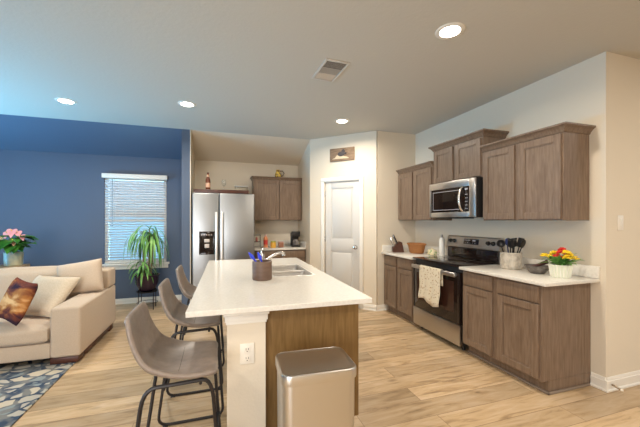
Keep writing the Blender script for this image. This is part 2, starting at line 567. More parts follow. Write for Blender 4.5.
# back wall with window opening (living side)
WNX0, WNX1, WNZ0, WNZ1 = -1.79, -0.86, 0.68, 2.13
xm = (WX0 + WX1) / 2
b = B()
b.box(XL, YB, 0, WNX0, YB + .12, ZB); b.box(WNX1, YB, 0, xm, YB + .12, ZB)
b.box(WNX0, YB, 0, WNX1, YB + .12, WNZ0); b.box(WNX0, YB, WNZ1, WNX1, YB + .12, ZB)
struct('wall_back', b, M_BLUE, 'navy blue living room wall with the window', smooth=False)
struct('wall_kitchen', B().box(xm, YB, 0, PX + .1, YB + .12, ZB), M_CREAM, 'cream kitchen wall behind the refrigerator and back cabinets', smooth=False)
# wing wall between living room and fridge: navy with a cream kitchen face
b = B().prism([(YC, 0), (YB, 0), (YB, ZB), (YC, CE)], 'x', WX0, WX1 - .012)
struct('wall_wing', b, M_BLUE, 'navy end of the short wall beside the refrigerator', smooth=False)
b = B().prism([(YC, 0), (YB, 0), (YB, ZB), (YC, CE)], 'x', WX1 - .012, WX1)
struct('wall_wing_kitchen', b, M_CREAM, 'cream kitchen face of the short wall beside the refrigerator', smooth=False)
# pantry
b = B().prism([(YC, 0), (YB, 0), (YB, ZB), (YC, CE)], 'x', PX, PX + .1)
struct('wall_pantry_side', b, M_CREAM, 'narrow cream pantry side wall beside the back cabinets', smooth=False)
DU = Vector((PB[0] - PX, PB[1] - YC, 0)); DL = DU.length; DU.normalize()
DA = math.atan2(DU.y, DU.x)
FD = frame((PX, YC, 0), DA)     # local x runs along the diagonal wall, -y faces the room
dx0, dx1, dz1 = 0.275, 0.905, 2.05
b = B(FD)
b.box(0, 0, 0, dx0, .1, CE); b.box(dx1, 0, 0, DL, .1, CE); b.box(dx0, 0, dz1, dx1, .1, CE)
struct('wall_pantry', b, M_CREAM, 'cream diagonal pantry wall holding the white door', smooth=False)
struct('wall_pantry_end', B().box(PB[0] + .02, PB[1], 0, XR, PB[1] + .1, CE), M_CREAM, 'short cream wall between pantry corner and range wall', smooth=False)
struct('wall_right', B().box(XR, YW + .0, 0, XR + .12, PB[1] + .1, CE), M_CREAM, 'long cream wall behind the range', smooth=False)
struct('wall_end', B().box(XR + .12, YW, 0, 6.0, YW + .12, CE), M_CREAM, 'cream wall at far right with the light switch', smooth=False)
# unseen left wall, its opening placed to suit the blue tint lamp
b = B()
b.box(XL - .12, YR, 0, XL, 2.6, CE); b.box(XL - .12, 5.15, 0, XL, 6.17, 2.4); b.box(XL - .12, 2.6, 0, XL, 5.15, .3); b.box(XL - .12, 2.6, 2.35, XL, 5.15, CE)
struct('wall_left', b, M_BLUE, 'navy left wall of the living room', smooth=False)

struct('wall_rear', B().box(-0.9, YR - .12, 0, 6.0, YR, CE), M_CREAM, 'unseen cream rear wall added to darken the steel reflections', smooth=False)  # added out of view to dim what the refrigerator front reflects
# pantry door
b = B(FD)
fx0, fx1 = dx0 + .012, dx1 - .012
w = fx1 - fx0
pa0, pa1 = fx0 + .105, fx1 - .105
b.box(fx0, .022, .01, fx1, .05, dz1 - .004)
b.box(fx0, .012, .01, pa0, .03, dz1 - .004, .002); b.box(pa1, .012, .01, fx1, .03, dz1 - .004, .002)
for z0, z1 in ((.01, .24), (.90, 1.09), (1.93, dz1 - .004)):
    b.box(pa0, .012, z0, pa1, .03, z1, .002)
for z0, z1 in ((.24, .90), (1.09, 1.93)):
    b.box(pa0 + .035, .014, z0 + .035, pa1 - .035, .03, z1 - .035, .007, 2)
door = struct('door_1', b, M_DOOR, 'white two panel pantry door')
kb = B(FD @ Matrix.Translation((fx1 - .065, .012, .97)) @ Matrix.Rotation(R(90), 4, 'X'))
kb.lathe([(.032, 0), (.032, .006), (.012, .008), (.012, .03), (.026, .036), (.03, .05), (.024, .062), (.008, .066)], seg=20)
kb.build('door_knob', M_CHROME, door)
for hz in (.25, 1.05, 1.80):
    B(FD).box(fx0 - .008, .002, hz, fx0 + .006, .012, hz + .09, .003).build('hinge', M_CHROME, door)
b = B(FD)
for x0, x1 in ((dx0 - .06, dx0 + .006), (dx1 - .006, dx1 + .06)):
    b.box(x0, -.016, 0, x1, -.0005, dz1 - .0, .004); b.box(x0 + .012, -.02, 0, x1 - .012, -.014, dz1, .003)
b.box(dx0 - .06, -.016, dz1 - .006, dx1 + .06, -.0005, dz1 + .06, .004)
b.box(dx0 - .048, -.02, dz1 + .006, dx1 + .048, -.014, dz1 + .048, .003)
struct('trim_1', b, M_TRIM, 'white casing around the pantry door')

# baseboards (profile: board with a stepped top)


def board(b, p, q, h=.09, t=.014):
    """baseboard from p to q; the room is on the left-hand side of p->q turned right (negative local y)"""
    d = Vector((q[0] - p[0], q[1] - p[1], 0)); ln = d.length
    F = frame((p[0], p[1], 0), math.atan2(d.y, d.x))
    prof = [(0, 0), (-t - .008, 0), (-t - .008, .012), (-t, .02), (-t, h - .03), (-t + .004, h - .025), (-t + .004, h - .008), (-t + .009, h), (0, h)]
    b.prism(prof, 'x', 0, ln, M=F)
    return b


struct('baseboard_living', board(B(), (XL, YB), (WX0, YB)), M_TRIM, 'white baseboard under the window')
struct('baseboard_wing', board(board(B(), (WX0, YB), (WX0, YC)), (WX0, YC), (WX1, YC)), M_TRIM, 'white baseboard round the navy wing wall')
b = B()
p0 = FD @ Vector((0, 0, 0)); p1 = FD @ Vector((dx0 - .06, 0, 0)); p2 = FD @ Vector((dx1 + .06, 0, 0)); p3 = FD @ Vector((DL, 0, 0))
board(b, p0, p1); board(b, p2, p3)
struct('baseboard_pantry', b, M_TRIM, 'white baseboard on the diagonal pantry wall')
b = board(B(), PB, (2.50, PB[1]))
struct('baseboard_pantry_end', b, M_TRIM, 'white baseboard stub beside the far base cabinet')
b = board(B(), (XR, 1.845), (XR, YW), .11); board(b, (XR - .0, YW), (6.0, YW), .11)
b.box(XR - .0225, YW - .0225, 0, XR, YW, .012); b.box(XR - .014, YW - .014, .01, XR, YW, .085)
struct('baseboard_right', b, M_TRIM, 'white baseboard round the right wall corner')

# window
fr = B()
y0, y1 = YB + .03, YB + .09
t = .045
fr.box(WNX0, y0, WNZ0, WNX0 + t, y1, WNZ1, .004); fr.box(WNX1 - t, y0, WNZ0, WNX1, y1, WNZ1, .004)
fr.box(WNX0 + t, y0, WNZ0, WNX1 - t, y1, WNZ0 + t, .004); fr.box(WNX0 + t, y0, WNZ1 - t, WNX1 - t, y1, WNZ1, .004)
zm = (WNZ0 + WNZ1) / 2
fr.box(WNX0 + t, y0, zm - .025, WNX1 - t, y1, zm + .025, .004)
win = struct('window_1', fr, M_TRIM, 'white framed window behind the blind')
g = B().box(WNX0 + t, YB + .055, WNZ0 + t, WNX1 - t, YB + .061, WNZ1 - t)
go = g.build('pane', mat('window_glass', (0.97, 0.99, 1.0), 0.0, trans=1.0, ior=1.01), win)
sl = B().box(WNX0 - .03, YB - .045, WNZ0 - .035, WNX1 + .05, YB + .03, WNZ0, .006)
sl.box(WNX0 - .01, YB - .018, WNZ0 - .10, WNX1 + .03, YB - .0005, WNZ0 - .035, .004)
sl.build('window_sill', M_TRIM, win)
# outdoor brightness between the slats, put into the colour of an added backdrop
gm = mat('pale_blue_backdrop', (0.62, 0.86, 0.92), 0.9)
struct('wall_backdrop', B().box(-3.6, 9.0, -1, 1.5, 9.1, 1.5), gm, 'added pale blue backdrop standing in for the bright outdoors behind the blind', smooth=False)

# ------------------------------------------------------------------ ceiling lights and vent
can_pos = [(-1.685, 4.395), (-0.355, 4.064), (1.645, 4.093), (1.618, 1.906)]
can_lab = ['recessed ceiling light at far left, nearest the navy wall', 'recessed ceiling light in front of the refrigerator',
           'recessed ceiling light in front of the pantry door', 'large near recessed ceiling light above the range side of the island']
cans = []
for i, (x, y) in enumerate(can_pos):
    if i == 0:
        t0 = thing('recessed_light', can_lab[0], 'ceiling light', (x, y, CE), 0, 'recessed ceiling lights')
        F = frame((x, y, CE))
        B(F).lathe([(.072, -.006), (.095, -.007), (.102, -.004), (.104, 0), (.074, -.001)], seg=36, cap=False).build('trim_ring', M_TRIM, t0)
        B(F).lathe([(.073, -.001), (.073, -.005), (.06, -.008), (.03, -.010), (.001, -.0105)], seg=36).build('lens', M_LAMPGLOW, t0)
        ld = D.lights.new('can_lamp', 'AREA'); ld.shape = 'DISK'; ld.size = .13; ld.energy = 19; ld.color = (1.0, .90, .77); ld.spread = R(165)
        lo = D.objects.new('can_lamp', ld); COL.objects.link(lo); lo.parent = t0; lo.location = (0, 0, -.02)
        proto_can = t0
    else:
        t0 = copy_tree(proto_can)
        t0.location = (x, y, CE); t0['label'] = can_lab[i]
    cans.append(t0)

v = thing('ceiling_vent', 'white louvred air vent in the middle of the ceiling', 'air vent', (0.985, 2.75, CE), R(2))
F = frame((0.985, 2.75, CE), R(2))
hw, hh = .115, .20
b = B(F)
b.box(-hw, -hh, -.012, -hw + .022, hh, -.0005, .003); b.box(hw - .022, -hh, -.012, hw, hh, -.0005, .003)
b.box(-hw + .022, -hh, -.012, hw - .022, -hh + .022, -.0005, .003); b.box(-hw + .022, hh - .022, -.012, hw - .022, hh, -.0005, .003)
b.build('vent_frame', M_VENT, v)
B(F).box(-hw + .02, -hh + .02, -.003, hw - .02, hh - .02, -.001).build('vent_backing', M_VENTDARK, v)
b = B(F)
for j in range(3):
    ya = -hh + .03 + j * .117
    for q in range(7):
        yy = ya + q * .0155
        tilt = (R(35), R(75), R(-40))[j]
        b.box(-hw + .026, -.006, -.001, hw - .026, .006, .001, M=Matrix.Translation((0, yy, -.008)) @ Matrix.Rotation(tilt, 4, 'X'))
b.build('louver', M_VENT, v)

# ------------------------------------------------------------------ cabinets


def shaker(b, x0, x1, z0, z1, y=0.0, t=.02, rail=.058):
    """recessed panel door, front face at y-t"""
    b.box(x0, y - t, z0, x0 + rail, y, z1, .002, 1); b.box(x1 - rail, y - t, z0, x1, y, z1, .002, 1)
    b.box(x0 + rail, y - t, z0, x1 - rail, y, z0 + rail, .002, 1); b.box(x0 + rail, y - t, z1 - rail, x1 - rail, y, z1, .002, 1)
    b.box(x0 + rail, y - t + .011, z0 + rail, x1 - rail, y, z1 - rail)
    q = rail + .008
    b.box(x0 + rail, y - t + .005, z0 + rail, x0 + q, y, z1 - rail); b.box(x1 - q, y - t + .005, z0 + rail, x1 - rail, y, z1 - rail)
    b.box(x0 + q, y - t + .005, z0 + rail, x1 - q, y, z0 + q); b.box(x0 + q, y - t + .005, z1 - q, x1 - q, y, z1 - rail)
    return b


def base_cabinet(label, loc, rz, width, depth, cols, height=.885, mcab=None, group=None):
    """local: x along the front, front at y=0, back at y=depth"""
    mcab = mcab or M_CAB
    F = frame(loc, rz)
    t = thing('base_cabinet', label, 'cabinet', loc, rz, group)
    b = B(F)
    b.box(0, 0, .105, width, depth, height, .002, 1)
    b.box(0.0, .075, .0, width, depth, .105)
    b.build('body', mcab, t)
    for (a, c2) in cols:
        B(F).box(a, -.02, .735, c2, -.0005, .868, .004, 2).build('drawer', mcab, t)
        shaker(B(F), a, c2, .125, .722, -.0005).build('door', mcab, t)
    return t


def crown(b, x0, x1, depth, z0, h, out, lend=True, rend=True):
    """stepped crown on three sides; local frame as above"""
    prof = [(0.004, 0), (.010, .006), (.012, .014), (out * .55, h * .55), (out * .85, h * .72), (out, h * .78), (out, h)]
    vs = []; fs = []
    for (o, z) in prof:
        lx = x0 - (o if lend else 0); rx = x1 + (o if rend else 0)
        vs += [(lx, depth, z0 + z), (lx, -o, z0 + z), (rx, -o, z0 + z), (rx, depth, z0 + z)]
    n = len(prof)
    for j in range(n - 1):
        for i in range(4):
            k = (i + 1) % 4
            fs.append((j * 4 + i, j * 4 + k, (j + 1) * 4 + k, (j + 1) * 4 + i))
    fs.append((0, 1, 2, 3)); fs.append(tuple(range((n - 1) * 4, n * 4)))
    return b.raw(vs, fs)


def wall_cabinet(label, loc, rz, width, depth, doors, z0, z1, ch=.065, out=.05, lend=True, rend=True, group=None):
    F = frame(loc, rz)
    t = thing('wall_cabinet', label, 'cabinet', (loc[0], loc[1], z0), rz, group)
    B(F).box(0, 0, z0, width, depth, z1, .002, 1).build('body', M_CAB, t)
    for (a, c2) in doors:
        shaker(B(F), a, c2, z0 + .012, z1 - .012, -.0005).build('door', M_CAB, t)
    crown(B(F), 0, width, depth, z1, ch, out, lend, rend).build('crown_moulding', M_CAB, t)
    return t


QUARTER = -PI / 2
XF = 2.46   # face of the base carcass on the range wall (doors stand 2 cm proud)
base_cabinet('near base cabinet with exposed side, between the range and the wall end', (XF, 2.703, 0), QUARTER, .853, XR - XF - .002,
             [(.02, .385), (.44, .835)])
base_cabinet('far base cabinet between the pantry corner and the range', (XF, 4.365, 0), QUARTER, .79, XR - XF - .002,
             [(.04, .37), (.42, .765)])
# grey quarter round along the near cabinet toe
tr = B().box(XF + .055, 1.832, 0, XF + .0745, 2.703, .02, .006); tr.box(XF + .055, 1.832, 0, XR - .03, 1.8495, .02, .006)
struct('trim_3', tr, mat('grey_shoe_moulding', (0.22, 0.17, 0.13), .6), 'grey brown shoe moulding along the near base cabinet')

# worktops of the range wall


def worktop_right(label, ya, yb, splash_end=None):
    t = thing('worktop', label, 'worktop', ((2.41 + XR) / 2, (ya + yb) / 2, .885))
    B().box(2.41, ya, .8855, XR - .001, yb, .915, .004).build('slab', M_QUARTZ, t)
    s = B().box(XR - .02, ya, .9152, XR - .001, yb, 1.015, .002)
    if splash_end is not None:
        s.box(2.43, splash_end - .0205, .9152, XR - .0205, splash_end - .0005, 1.015, .002)
    s.build('backsplash', M_QUARTZ, t)
    return t


worktop_right('white quartz worktop carrying the flowers, right of the range', 1.78, 2.708)
worktop_right('white quartz worktop carrying the knife block, left of the range', 3.555, 4.369, 4.369)

XU = 2.72
wall_cabinet('large wall cabinet with exposed side, right of the microwave', (XU, 2.69, 0), QUARTER, .83, XR - XU - .002,
             [(.012, .385), (.43, .818)], 1.40, 2.135, lend=False)
wall_cabinet('short raised wall cabinet above the microwave', (XU, 3.515, 0), QUARTER, .823, XR - XU - .002,
             [(.025, .375), (.42, .80)], 1.875, 2.31)
wall_cabinet('wall cabinet in the corner left of the microwave', (XU, 4.365, 0), QUARTER, .84, XR - XU - .002,
             [(.015, .385), (.43, .82)], 1.40, 2.125, lend=False, rend=False)
# back wall cabinets
wall_cabinet('two door wall cabinet on the back wall beside the refrigerator', (.60, 5.74, 0), 0, .892, YB - 5.74 - .002,
             [(.015, .465), (.475, .885)], 1.40, 2.145, ch=.05, out=.035, rend=False)
base_cabinet('back base cabinet with drawers under the coffee maker', (.60, 5.47, 0), 0, .896, YB - 5.47 - .002, [(.02, .43), (.45, .88)])
t = thing('worktop', 'white worktop on the back wall under the coffee maker', 'worktop', (1.04, 5.74, .885))
B().box(.585, 5.43, .8855, PX - .001, YB - .001, .915, .004).build('slab', M_QUARTZ, t)
s = B().box(.585, YB - .02, .9152, PX - .001, YB - .001, 1.015, .002); s.box(PX - .02, 5.44, .9152, PX - .001, YB - .0205, 1.015, .002)
s.build('backsplash', M_QUARTZ, t)

# ------------------------------------------------------------------ range
RY0, RY1 = 2.712, 3.55
F = frame((2.44, RY1, 0), QUARTER)    # x: 0..785, front y=0, back .57
RW = RY1 - RY0; RD = XR - 2.44 - .003
t = thing('range', 'stainless steel electric range with a spotted towel on its handle', 'stove', (2.44, RY1, 0), QUARTER)
B(F).box(.003, .03, .06, RW - .003, RD, .905, .004).build('body', M_BLACK, t)
for x in (.06, RW - .06):
    for y in (.09, RD - .07):
        B(F).lathe([(.02, 0), (.02, .06)], x, y, 0, 12).build('foot', M_BLACK, t)
b = B(F).box(.004, -.012, .065, RW - .004, .028, .285, .006)
b.build('warming_drawer', M_STEELH, t)
b = B(F)
b.box(.004, -.014, .292, .034, .028, .845, .004)
b.box(RW - .034, -.014, .292, RW - .004, .028, .845, .004)
b.box(.034, -.012, .292, RW - .034, .028, .845, .003)
dr = b.build('oven_door', M_BLACKGLASS, t)
B(F).box(.09, -.0135, .40, RW - .09, -.0122, .74).build('oven_window', mat('oven_window_glass', (0.035, 0.014, 0.009), .08), dr)
b = B(F)
b.box(.03, -.060, .795, RW - .03, -.038, .842, .008, 3)
for x in (.05, RW - .09):
    b.box(x, -.045, .80, x + .04, -.011, .838, .004)
hd = b.build('handle', M_STEELH, dr)
B(F).box(0, -.022, .9055, RW, RD - .055, .922, .005).build('cooktop', M_BLACKGLASS, t)
M_BURN = mat('burner_grey', (.12, .10, .09), .4)
for (x, y, r) in ((.2, .15, .10), (.63, .15, .085), (.2, .40, .075), (.63, .40, .10)):
    B(F).lathe([(r, .9222), (r, .9226), (r - .004, .9226), (r - .004, .9222)], x, y, 0, 32, cap=False).build('burner_ring', M_BURN, t)
b = B(F)
b.prism([(RD - .054, .923), (RD, .923), (RD, 1.20), (RD - .03, 1.20), (RD - .042, 1.19), (RD - .065, 1.075), (RD - .065, 1.06), (RD - .05, 1.05)], 'x', 0, RW)
bgd = b.build('backguard', M_STEELH, t)
B(F).box(.02, RD - .068, .925, RW - .02, RD - .052, 1.05, .004).build('vent_panel', M_BLACKGLASS, bgd)
# control face is tilted
FT = F @ Matrix.Translation((0, RD - .0655, 1.075)) @ Matrix.Rotation(R(-11.3), 4, 'X')
B(FT).box(.30, -.004, .03, .54, .003, .098, .003).build('display', M_BLACKGLASS, bgd)
M_DP = mat('display_print', (.5, .5, .55), .5)
for q in range(4):
    B(FT).box(.315 + q * .024, -.0052, .075, .331 + q * .024, -.0041, .083).build('display_mark', M_DP, bgd)
for q in range(5):
    B(FT).box(.32 + q * .04, -.0052, .045, .335 + q * .04, -.0041, .05).build('display_mark', M_DP, bgd)
B(FT).box(.44, -.0052, .068, .49, -.0041, .086).build('display_mark', M_DP, bgd)
for x in (.055, .125, RW - .165, RW - .095):
    B(FT @ Matrix.Translation((x + .01, 0, .06)) @ Matrix.Rotation(R(90), 4, 'X')).lathe(
        [(.026, 0), (.026, .004), (.021, .006), (.019, .026), (.015, .03)], seg=20).build('knob', M_BLACK, t)

# towel over the handle


def towel(F, x0, x1, yb, yf, ztop, zf, zb):
    """cloth: back flap behind the bar (y=yb), over the top, front flap (y=yf)"""
    nx, path = 26, []
    for i in range(6):
        path.append((yb, zb + (ztop - .012 - zb) * i / 5))
    for i in range(5):
        a = PI * i / 4
        path.append(((yb + yf) / 2 + (yb - yf) / 2 * math.cos(a), ztop - .012 + .012 * math.sin(a)))
    for i in range(1, 13):
        path.append((yf, ztop - .012 + (zf - ztop + .012) * i / 12))
    vs = []; fs = []
    for j, (y, z) in enumerate(path):
        s = max(0, (j - 10) / (len(path) - 11))
        for i in range(nx + 1):
            u = i / nx
            wv = -abs(math.sin(u * 9.5 + .6)) * .016 * s - .003 * s
            xx = x0 + (x1 - x0) * (u * (1 - .03 * s)) + .012 * s * math.sin(z * 23)
            dz = -.05 * s * max(0, u - .35) + (.02 * math.sin(u * 7) * s if j == len(path) - 1 else 0)
            vs.append((xx, y + wv, z + dz))
    n = nx + 1
    for j in range(len(path) - 1):
        for i in range(nx):
            fs.append((j * n + i, j * n + i + 1, (j + 1) * n + i + 1, (j + 1) * n + i))
    return B(F).raw(vs, fs)


o = towel(F, .215, .60, -.034, -.066, .850, .44, .66).build('tea_towel', M_TOWEL, None, [('SOLIDIFY', dict(thickness=.004, offset=0))])
tag(o, 'cream spotted tea towel draped over the oven handle', 'towel')

# ------------------------------------------------------------------ microwave
F = frame((2.635, 3.49, 0), QUARTER)
MW, MD = .775, XR - 2.635 - .003
t = thing('microwave', 'stainless over-the-range microwave with curved handle', 'microwave', (2.635, 3.49, 1.43), QUARTER)
B(F).box(.002, .02, 1.435, MW - .002, MD, 1.872, .003).build('body', M_BLACK, t)
fr = B(F)
fr.box(.0, 0, 1.44, .035, .019, 1.868, .004); fr.box(MW - .09, 0, 1.44, MW, .019, 1.868, .004)
fr.box(.035, 0, 1.44, MW - .09, .019, 1.50, .004); fr.box(.035, 0, 1.785, MW - .09, .019, 1.868, .004)
fr.build('door_frame', M_STEELH, t)
dd = B(F).box(.035, .003, 1.50, MW - .09, .018, 1.785).build('door_window', M_BLACKGLASS, t)
b = B(F)
b.box(.07, .0015, 1.525, .078, .0029, 1.755); b.box(.53, .0015, 1.525, .538, .0029, 1.755); b.box(.078, .0015, 1.525, .53, .0029, 1.533); b.box(.078, .0015, 1.747, .53, .0029, 1.755)
b.build('window_border', mat('grey_print', (.30, .29, .30), .4), dd)
b = B(F)
M_KEY = mat('grey_key_print', (.34, .34, .36), .5)
for q in range(5):
    for w_ in range(2):
        B(F).box(.625 + w_ * .022, .0015, 1.53 + q * .04, .640 + w_ * .022, .0029, 1.537 + q * .04).build('key', M_KEY, dd)
B(F).box(.622, .0015, 1.745, .665, .0029, 1.765).build('clock_display', M_KEY, dd)
pts = []
for i in range(13):
    a = i / 12
    pts.append((.585, -.004 - .045 * math.sin(PI * a) ** .7 if 0 < a < 1 else .001, 1.51 + .27 * a))
b = B(F).tube(pts, .013, 10)
b.build('handle', M_CHROME, t)
B(F).box(.08, .06, 1.424, .45, .30, 1.4349, .003).build('grease_filter', M_BLACKMETAL, t)

# ------------------------------------------------------------------ island
IX0, IX1, IY0, IY1 = -.165, .916, 1.785, 4.035
FI = Matrix.Translation((.375, 1.785, 0)) @ Matrix.Rotation(R(-1.45), 4, 'Z') @ Matrix.Translation((-.375, -1.785, 0))
t = thing('kitchen_island', 'kitchen island with cream end pillar and brown panelled cabinet', 'island', (.45, 2.9, 0))
PXa, PXb = .045, .265
b = B(FI)
b.box(PXa, 1.875, 0, PXb, IY1 - .05, .884)
b.build('half_wall', M_CREAM, t)
b = B(FI)
for (o, z0, z1) in ((.006, .80, .815), (.012, .815, .85), (.020, .85, .866), (.026, .866, .8845)):
    b.box(PXa - o, 1.875 - o, z0, PXb + o, 1.875 + .06, z1, .003)
b.build('pillar_capital', M_TRIM, t)
B(FI).box(PXa - .010, 1.875 - .012, 0, PXb + .003, 1.929, .09, .003).build('pillar_base', M_TRIM, t)
CX1 = .885
b = B(FI)
b.prism([(PXb, 0), (PXb, .884), (CX1, .884), (CX1, .105), (CX1 - .07, .105), (CX1 - .07, 0)], 'y', 1.93, 1.95)
b.build('end_panel', M_PANEL, t)
b = B(FI)
b.box(PXb + .001, 1.95, .105, CX1 - .02, IY1 - .05, .70); b.box(PXb + .001, 1.95, 0, CX1 - .075, IY1 - .05, .105)
b.box(CX1 - .06, 1.95, .105, CX1 - .02, IY1 - .05, .884)
b.build('cabinet_body', M_PANEL, t)
F = FI @ frame((CX1 - .0195, 1.97, 0), PI / 2)
for (a, c2) in ((.02, .62), (.64, 1.50), (1.52, 1.93)):
    shaker(B(F), a, c2, .125, .86, -.0005).build('door', M_PANEL, t)
# top with sink cut-out
SX0, SX1, SY0, SY1 = .42, .805, 2.70, 3.42
t2 = thing('island_worktop', 'white quartz worktop of the island with the sink', 'worktop', (.37, 2.88, .885))
b = B(FI)


def ring_slab(b, x0, x1, y0, y1, hx0, hx1, hy0, hy1, z0, z1):
    o = [(x0, y0), (x1, y0), (x1, y1), (x0, y1)]; h = [(hx0, hy0), (hx1, hy0), (hx1, hy1), (hx0, hy1)]
    vs = [(*p, z1) for p in o] + [(*p, z1) for p in h] + [(*p, z0) for p in o] + [(*p, z0) for p in h]
    fs = []
    for i in range(4):
        k = (i + 1) % 4
        fs += [(i, k, 4 + k, 4 + i), (8 + i, 12 + i, 12 + k, 8 + k), (i, 8 + i, 8 + k, k), (4 + i, 4 + k, 12 + k, 12 + i)]
    return b.raw(vs, fs)


ring_slab(b, IX0, IX1, IY0, IY1, SX0, SX1, SY0, SY1, .885, .915)
b.build('slab', M_QUARTZ, t2, [('BEVEL', dict(width=.003, segments=2, limit_method='ANGLE'))])


def rrect(cx, cy, hx, hy, r, n=5):
    p = []
    for (sx, sy, a0) in ((1, 1, 0), (-1, 1, 90), (-1, -1, 180), (1, -1, 270)):
        for i in range(n + 1):
            a = R(a0 + 90 * i / n)
            p.append((cx + sx * (hx - r) + r * math.cos(a), cy + sy * (hy - r) + r * math.sin(a)))
    return p


def loft(b, rings, capb=True, capt=False, M=None):
    n = len(rings[0][0]); vs = []; fs = []
    for pts, z in rings:
        vs += [(p[0], p[1], z) for p in pts]
    for j in range(len(rings) - 1):
        for i in range(n):
            k = (i + 1) % n
            fs.append((j * n + i, j * n + k, (j + 1) * n + k, (j + 1) * n + i))
    if capb: fs.append(tuple(range(n))[::-1])
    if capt: fs.append(tuple(range((len(rings) - 1) * n, len(rings) * n)))
    return b.raw(vs, fs, M)


t = thing('sink', 'stainless steel double bowl sink set in the island worktop', 'sink', ((SX0 + SX1) / 2, (SY0 + SY1) / 2, .70))
cx = (SX0 + SX1) / 2; ym = 3.06
b = B(FI)
for (ya, yb_, zb) in ((SY0 + .012, ym - .01, .72), (ym + .01, SY1 - .012, .72)):
    cy = (ya + yb_) / 2; hx = (SX1 - SX0) / 2 - .012; hy = (yb_ - ya) / 2
    loft(b, [(rrect(cx, cy, hx - .03, hy - .03, .03), zb), (rrect(cx, cy, hx - .006, hy - .006, .05), zb + .02), (rrect(cx, cy, hx, hy, .05), .885)], True)
    b.lathe([(.04, .7205), (.04, .7225), (.012, .7215)], cx, cy, 0, 20)
b.build('basin', M_STEELSINK, t)
b = B(FI)
b.box(SX0 + .001, SY0 + .001, .880, SX0 + .020, SY1 - .001, .9165, .003); b.box(SX1 - .020, SY0 + .001, .880, SX1 - .001, SY1 - .001, .9165, .003)
b.box(SX0 + .02, SY0 + .001, .880, SX1 - .02, SY0 + .020, .9165, .003); b.box(SX0 + .02, SY1 - .02, .880, SX1 - .02, SY1 - .001, .9165, .003)
b.box(SX0 + .02, ym - .012, .878, SX1 - .02, ym + .012, .905, .003)
b.build('rim', M_STEELSINK, t)

t = thing('faucet', 'chrome faucet with a rising spout at the sink', 'faucet', FI @ Vector((.375, 3.16, .915)))
F = FI @ frame((.375, 3.16, .9152))
B(F).lathe([(.036, 0), (.036, .006), (.027, .012), (.026, .10), (.032, .105), (.032, .135), (.022, .155), (.004, .158)], seg=20).build('body', M_CHROME, t)
B(F).tube([(0, 0, .055), (.05, 0, .085), (.11, 0, .130), (.16, 0, .156), (.205, 0, .160), (.222, 0, .148), (.224, 0, .130)], [.019, .017, .015, .015, .018, .018, .018], 12).build('spout', M_CHROME, t)
B(F).tube([(0, 0, .15), (-.004, .008, .185), (.03, .015, .205), (.075, .018, .205)], [.014, .012, .010, .009], 10).build('lever', M_CHROME, t)

# outlet on the pillar
F = FI @ frame((.158, 1.875, .625))
t = thing('wall_outlet', 'white double outlet on the cream island pillar', 'outlet', (.158, 1.875, .625))
B(F).box(-.041, -.007, -.06, .041, -.0005, .06, .003).build('cover_plate', M_WHITEPL, t)
for z in (-.026, .026):
    so = B(F).box(-.017, -.0095, z - .019, .017, -.0071, z + .019, .004).build('socket', M_WHITEPL, t)
    q = B(F)
    q.box(-.008, -.0102, z - .004, -.005, -.0096, z + .008); q.box(.005, -.0102, z - .004, .008, -.0096, z + .008); q.box(-.003, -.0102, z - .014, .003, -.0096, z - .009)
    q.build('slot', M_VENTDARK, so)

# light switch
F = frame((3.205, YW, 1.38))
t = thing('light_switch', 'white rocker light switch on the far right wall', 'light switch', (3.205, YW, 1.38))
B(F).box(-.036, -.006, -.062, .036, -.0005, .062, .003).build('cover_plate', M_WHITEPL, t)
B(F @ Matrix.Translation((0, -.008, 0)) @ Matrix.Rotation(R(6), 4, 'X')).box(-.016, -.005, -.033, .016, .003, .033, .002).build('rocker', M_TRIM, t)
# door stop
t = thing('door_stop', 'short spring door stop on the baseboard at the wall corner', 'door stop', (3.07, YW - .019, .055))
F = Matrix.Translation((3.07, YW - .0185, .055)) @ Matrix.Rotation(R(100), 4, 'X')
pts = [(.006 * math.cos(i * .9), .006 * math.sin(i * .9), i * .0009) for i in range(70)]
B(F).tube(pts, .002, 5).build('spring', mat('brass_spring', (.30, .20, .10), .4, metal=.7), t)
B(F).lathe([(.008, .0), (.009, .012), (.006, .016)], 0, 0, .062, 10).build('tip', M_WHITEPL, t)

# ------------------------------------------------------------------ refrigerator
FX0, FX1, FYF, FH = -.37, .545, 5.06, 1.82
t = thing('refrigerator', 'stainless side-by-side refrigerator with black water dispenser', 'refrigerator', ((FX0 + FX1) / 2, 5.45, 0))
B().box(FX0 + .003, FYF + .07, .03, FX1 - .003, 5.95, FH - .005, .006).build('body', mat('dark_grey_fridge_case', (.16, .16, .16), .5, metal=.3), t)
for x in (FX0 + .08, FX1 - .08):
    for y in (5.2, 5.88):
        B().lathe([(.025, 0), (.025, .03)], x, y, 0, 12).build('foot', M_BLACK, t)
B().box(FX0 + .01, FYF + .05, .03, FX1 - .01, FYF + .068, .10).build('toe_grille', M_BLACK, t)
xs = .012
d1 = B().box(FX0, FYF, .105, xs - .004, FYF + .065, FH, .014, 3).build('door', M_STEEL, t)
d2 = B().box(xs + .004, FYF, .105, FX1, FYF + .065, FH, .014, 3).build('door', M_STEEL, t)
for d, x in ((d1, xs - .04), (d2, xs + .04)):
    h = B()
    h.box(x - .017, FYF - .055, .50, x + .017, FYF - .035, 1.53, .008, 3)
    h.box(x - .010, FYF - .04, .54, x + .010, FYF - .0005, .58, .003); h.box(x - .010, FYF - .04, 1.42, x + .010, FYF - .0005, 1.46, .003)
    h.build('handle', mat('satin_handle_metal', (.85, .83, .80), .35, metal=.7), d)
b = B()
zc = .89
X0, X1, Z0, Z1 = -.275, -.05, .885, 1.235
